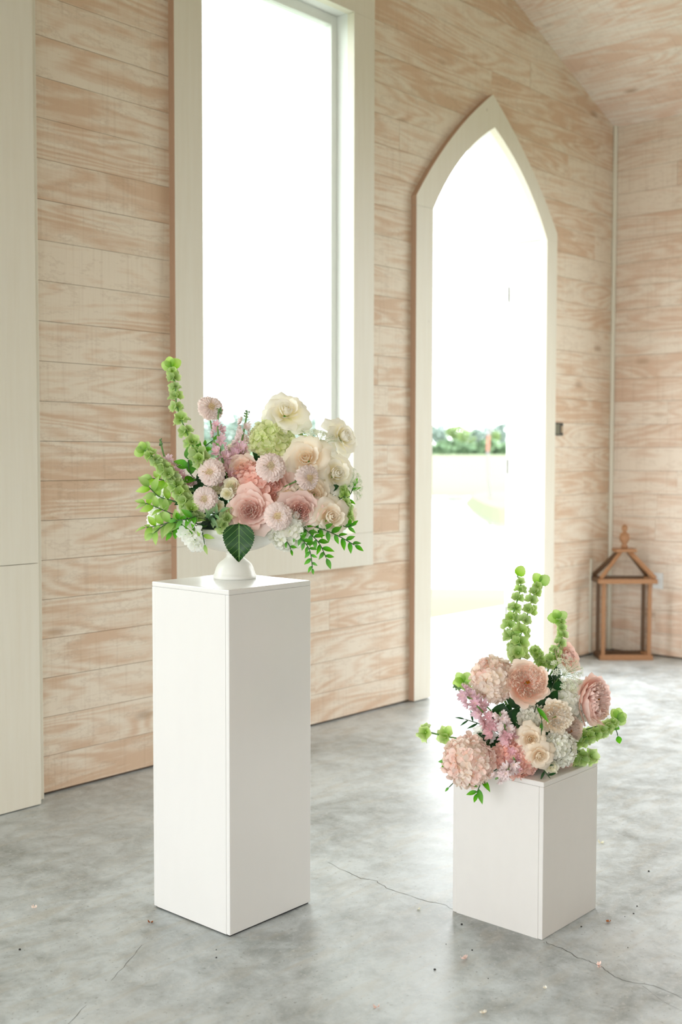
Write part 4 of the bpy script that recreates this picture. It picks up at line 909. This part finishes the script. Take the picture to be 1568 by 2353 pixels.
spB([(1232, 1620, -.15), (1245, 1655, -.17), (1243, 1690, -.18)], 'long green leaf between grey hydrangea and ruffled rose', L_mid, 3, .046, .24, 4, side=.25)
spB([(1120, 1670, -.08), (1095, 1660, -.10), (1068, 1652, -.10)], 'thin dark olive like leaves above the large blush hydrangea', L_dark, 6, .034, .2, 5)
spB([(1110, 1790, -.17), (1100, 1810, -.20), (1096, 1822, -.20)], 'four green leaves hanging below the large blush hydrangea', L_mid, 5, .042, .36, 6, side=.7)
spB([(1060, 1730, -.14), (1035, 1740, -.15), (1024, 1752, -.15)], 'green leaf tips left of the large blush hydrangea', L_mid, 5, .028, .4, 7)
spB([(1060, 1780, -.14), (1040, 1800, -.16), (1032, 1808, -.16)], 'small green leaf tip at the lower left of the large blush hydrangea', L_mid, 2, .024, .36, 8)
spB([(1240, 1755, -.15), (1255, 1775, -.18), (1263, 1786, -.18)], 'narrow dark leaves lying on the front corner of the short pedestal', L_dark, 4, .032, .24, 9)
spB([(1400, 1660, -.02), (1415, 1675, -.02), (1420, 1690, -.02)], 'single hanging toothed leaf at the right end of the sweeping stem', L_mid, 2, .034, .7, 10, side=.2)
for i, (x, y, d) in enumerate([(1150, 1645, -.06), (1180, 1660, -.07), (1255, 1690, -.1), (1130, 1705, -.1), (1260, 1610, -.06), (1200, 1620, -.06), (1330, 1660, 0), (1150, 1700, -.08), (1240, 1650, -.05), (1270, 1560, .0), (1300, 1730, -.02), (1350, 1640, .02)]):
    o = V((RT * random.Random(i).uniform(-1, 1)) + V((0, 0, random.Random(i + 50).uniform(-.6, 1))))
    p = B(x, y, d); tt = sprig([p - o * .03 + V((.02, .02, 0)), p, p + o * .03], 'dark rose leaves showing beside ' + NB_[i], L_dark, 6, .042, .55, 60 + i, TB, side=.9)
    tt['group'] = 'dark filler leaves of the short arrangement'

# ------------------------------------------------------------------ scraps on the floor
def scrap(px, py, s, mat, label, name='petal_scrap', sd=0, cat='debris'):
    rr = random.Random(sd); p = on_floor(px, py, .001); me = floret_mesh('scrap', mat, 2 if sd % 2 else 3, .5, .3, 0, sd, .1, False)
    o = link(name, me, None, basis((rr.uniform(-.4, .4), rr.uniform(-.4, .4), 1), rr.uniform(0, 6), p + V((0, 0, s * .15)), s)); return tag(o, label, cat)
P_brn = petal_mat('dry brown scrap', S(120, 70, 40), S(150, 90, 60), S(180, 120, 90), .1)
scrap(866, 2314, .009, P_blush, 'small pale pink petal scrap on concrete near the bottom centre', sd=1)
scrap(1111, 2328, .010, P_cream, 'cream petal scrap nearest the viewer, below the short pedestal', sd=2)
scrap(1377, 2219, .011, P_blush, 'curled pink petal scrap beside the floor crack right of the short pedestal', sd=3)
scrap(1252, 2270, .006, P_ivory, 'tiny white petal scrap in front of the short pedestal corner', sd=4)
scrap(1067, 2204, .012, P_mauve, 'thin reddish petal scrap left of the short pedestal front corner', sd=5)
scrap(1398, 2118, .008, P_brn, 'curled brown scrap at the right foot of the short pedestal', sd=6)
scrap(1380, 1936, .012, P_yell, 'yellowish leaf scrap on the floor right behind the short pedestal', sd=7)
scrap(963, 2089, .007, P_yell, 'pale yellow crumb on the floor left of the short pedestal', sd=8)
scrap(345, 2119, .009, P_brn, 'brown scrap at the left foot of the tall pedestal', sd=9)
scrap(78, 2086, .010, P_peach, 'orange tinted petal scrap on the floor far left', sd=10)
M_cr = plain('black crumb', (.02, .018, .015, 1), .8); cr = MB().lathe([(.2, 0), (.9, .3), (.7, .8), (.1, 1.)], 6).mesh('crumb', M_cr)
for i, (x, y) in enumerate([(497, 2182), (497, 2200), (45, 2182), (1025, 2169), (1085, 2183), (999, 2228), (1436, 2106), (1464, 2082), (1491, 2002), (1443, 2177), (1336, 2129), (1061, 2124), (1122, 2248), (1456, 2099)]):
    o = link('crumb', cr, None, Matrix.Translation(on_floor(x, y, 0)) @ Matrix.Scale(.0018 + .0012 * (i % 3), 4)); tag(o, 'tiny black crumb lying on the grey concrete floor', 'debris', 'black crumbs on the concrete')

# ------------------------------------------------------------------ outdoors
def ground_mat(name, a, b, sc):
    t = NT(name); p = t.n('NewGeometry').outputs['Position']; n = t.n('TexNoise', {'Vector': p, 'Scale': sc, 'Detail': 6}).outputs[0]
    t.set(Base_Color=t.mix(n, a, b), Roughness=.9); return t.m
M_grass = ground_mat('mown grass', (.100, .128, .056, 1), (.122, .152, .068, 1), .8)
M_pave = ground_mat('pale concrete apron', (.62, .60, .56, 1), (.70, .68, .64, 1), 2)
M_water = NT('pond water').set(Base_Color=(.10, .12, .11, 1), Roughness=.06).m
# directions: outward along the view through the doorway
def far(px, py, z): 
    d = ray(px, py); return CAM + d * ((z - CAM.z) / d.z)
struct('path', MB().box((-3, YB + .45, -.08), (14, 6.25, -.03)).mesh('path', M_pave))
def terrain():
    f2 = V((.80, .60, 0)).normalized(); s2 = V((f2.y, -f2.x, 0)); vs = []; ds = [-40, 3, 7, 9.5, 12.5, 14.2, 15.2, 16.5, 30, 47, 50, 53, 62, 90, 150, 260, 600]; zs = {-40: -.16, 3: -.15, 7: -.145, 9.5: -.14, 12.5: -.14, 14.2: -.2, 15.2: -.5, 16.5: -.9, 30: -1.2, 47: -1.0, 50: -.42, 53: -.2, 62: 0, 90: .5, 150: 1.75, 260: 2.2, 600: 3}
    ss = [-200, -90, -45, -28, -18, -10, -5, 0, 5, 12, 25, 60, 150, 400]
    for d in ds:
        for s in ss:
            z = zs[d]
            if 16 < d < 48 and s > 14: z = -.25
            if d >= 150: z += .0
            dd = V((0, 0, z)) + f2 * d + s2 * s
            vs.append(dd)
    n = len(ss); fs = [(i * n + k, i * n + k + 1, (i + 1) * n + k + 1, (i + 1) * n + k) for i in range(len(ds) - 1) for k in range(n - 1)]
    return mesh('lawn', vs, fs, M_grass, None, None, True)
struct('lawn', terrain())
# water surface, and the grassy spit in it
W0 = -.34
f2 = V((.80, .60, 0)).normalized(); s2 = V((f2.y, -f2.x, 0))
vs = [f2 * d + s2 * s + V((0, 0, W0)) for d, s in ((13.8, -120), (13.8, 14), (30, 16), (52, 16), (52, -120))]
o = struct('pond', mesh('pond', vs, [(0, 1, 2, 3, 4)], M_water))
def spit():
    pts = [(1068, 1158), (1085, 1148), (1110, 1143), (1150, 1142), (1230, 1140), (1230, 1205), (1152, 1203), (1130, 1196), (1105, 1185), (1085, 1172)]
    low = [far(x, y, W0 - .02) for x, y in pts]; c = sum(low, V((0, 0, 0))) / len(low); hi = [p.lerp(c, .22) + V((0, 0, .32)) for p in low]; n = len(pts)
    return mesh('bank', low + hi, [tuple(range(n, 2 * n))] + [(i, (i + 1) % n, n + (i + 1) % n, n + i) for i in range(n)], M_grass)
struct('bank', spit())
def foliage_mat(name, a, b): 
    t = NT(name); n = t.n('TexNoise', {'Vector': t.n('NewGeometry').outputs['Position'], 'Scale': 1.3, 'Detail': 5}).outputs[0]
    t.set(Base_Color=t.mix(t.ramp(n, (.35, 0.0), (.65, 1.0)), a, b), Roughness=.9); return t.m
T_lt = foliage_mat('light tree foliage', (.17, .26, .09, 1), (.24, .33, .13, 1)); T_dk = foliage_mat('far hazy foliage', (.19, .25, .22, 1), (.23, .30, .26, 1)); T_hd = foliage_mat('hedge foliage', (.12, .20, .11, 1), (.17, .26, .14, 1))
M_bark = plain('bark', (.2, .17, .13, 1), .9)
def crown(c, rx, rz, sd, n=260, leafs=.16):
    rr = random.Random(sd); mb = MB(); lob = [(V((rr.uniform(-.5, .5), rr.uniform(-.5, .5), rr.uniform(-.35, .45))), rr.uniform(.38, .6)) for _ in range(9)]
    for i in range(n * 4):
        l, r = rr.choice(lob); d = rvec(rr).normalized(); p = l + d * r * rr.uniform(.75, 1.0); p = V((p.x * rx, p.y * rx, p.z * rz)) + V(c); s = leafs * rx * rr.uniform(.5, 1)
        a = rvec(rr).normalized() * s; b = a.cross(rvec(rr)).normalized() * s * .7; mb.add([p - a, p + b, p + a, p - b], [(0, 1, 2, 3)])
    return mb
def tree(px, py_top, dist, wpx, mat, label, sd, group=None, zb=1.7, name='tree'):
    d = ray(px, py_top); d = d / math.hypot(d.x, d.y); top = CAM + d * dist; h = top.z - zb; rx = wpx * dist / F / 2; base = V((top.x, top.y, zb))
    t = thing(name, base, label, 'tree', group); rz = min(h * .5, rx * 1.15)
    crown((0, 0, h - rz * .95), rx, rz, sd, 170).build('foliage', mat, t); MB().tube([(0, 0, -.5), (0, 0, h * .6)], [rx * .09, rx * .05], 7).build('trunk', M_bark, t)
    return t
tree(1056, 971, 165, 66, T_lt, 'rounded light green tree beyond the pond, seen through the arched doorway', 1)
tree(1140, 985, 166, 34, T_lt, 'light green tree at the right of the view through the doorway', 2)
for i, (x, yt, wd) in enumerate([(985, 968, 70), (1015, 970, 60), (1095, 974, 60), (1125, 972, 60), (1155, 966, 60), (960, 966, 60)]):
    tree(x, yt, 230 + 12 * (i % 3), wd, T_dk, 'hazy blue green tree of the far tree line seen through the doorway', 10 + i, 'far tree line beyond the doorway', 2.0)
for i, (x, yt, wd) in enumerate([(455, 960, 90), (500, 948, 80), (545, 940, 90), (600, 948, 90), (650, 936, 90), (700, 950, 80), (745, 962, 60), (790, 966, 60)]):
    tree(x, yt, 120 + 10 * (i % 3), wd, T_dk, 'hazy green tree of the far tree line seen through the tall window', 30 + i, 'far tree line beyond the window', 1.0)
def hedge(x0, x1, yt, dist, label, sd):
    a = ray(x0, yt); a = CAM + a / math.hypot(a.x, a.y) * dist; b = ray(x1, yt); b = CAM + b / math.hypot(b.x, b.y) * dist; rr = random.Random(sd); mb = MB(); zt = a.z; zb = 1.4; L = (b - a).length
    n = 1500; dirv = (b - a).normalized(); nn = V((-dirv.y, dirv.x, 0))
    for i in range(n):
        q = rr.random(); p = a.lerp(b, q); p.z = zb + (zt - zb) * rr.random() * (.85 + .15 * sin(q * 23)); p += nn * rr.uniform(-1, 1); s = .45 * rr.uniform(.5, 1.1); u = rvec(rr).normalized() * s; w_ = u.cross(rvec(rr)).normalized() * s; mb.add([p - u, p + w_, p + u, p - w_], [(0, 1, 2, 3)])
    o = mb.build('hedge', T_hd); tag(o, label, 'hedge')
hedge(930, 1240, 1011, 140, 'low dark green hedge along the far lawn edge, seen through the doorway', 1)
hedge(430, 860, 1016, 100, 'low dark green hedge along the far lawn, seen through the tall window', 2)
# leaning weathered pole on the near bank
pm = plain('weathered pole', (.22, .21, .20, 1), .8, .1); pr = plain('red painted band', (.36, .16, .11, 1), .8)
b0 = far(1128, 1148, -.1); dd = (b0 - CAM).length
t = thing('leaning_pole', b0, 'slender leaning pole with red bands on the grassy bank beyond the doorway', 'pole'); IMp = Matrix.Translation(-b0)
pts = [b0, at(1123, 1090, 42.), at(1122, 1035, 42.)]; k_ = (b0 - CAM).dot(FW)
pts = [b0] + [at(x, y, k_) for x, y in ((1122, 1090), (1121, 1036))]
MB().tube([IMp @ p for p in pts], [.07, .06, .05], 8).build('lower_shaft', pm, t)
MB().tube([IMp @ at(1121, 1036, k_), IMp @ at(1123, 1000, k_)], .065, 8).build('red_band', pr, t)
MB().tube([IMp @ at(1123, 1000, k_), IMp @ at(1135, 960, k_), IMp @ at(1147, 925, k_)], [.06, .05, .03], 8).build('upper_shaft', pm, t)
MB().tube([IMp @ at(1147, 925, k_), IMp @ at(1152, 908, k_)], [.035, .02], 8).build('red_tip', pr, t)
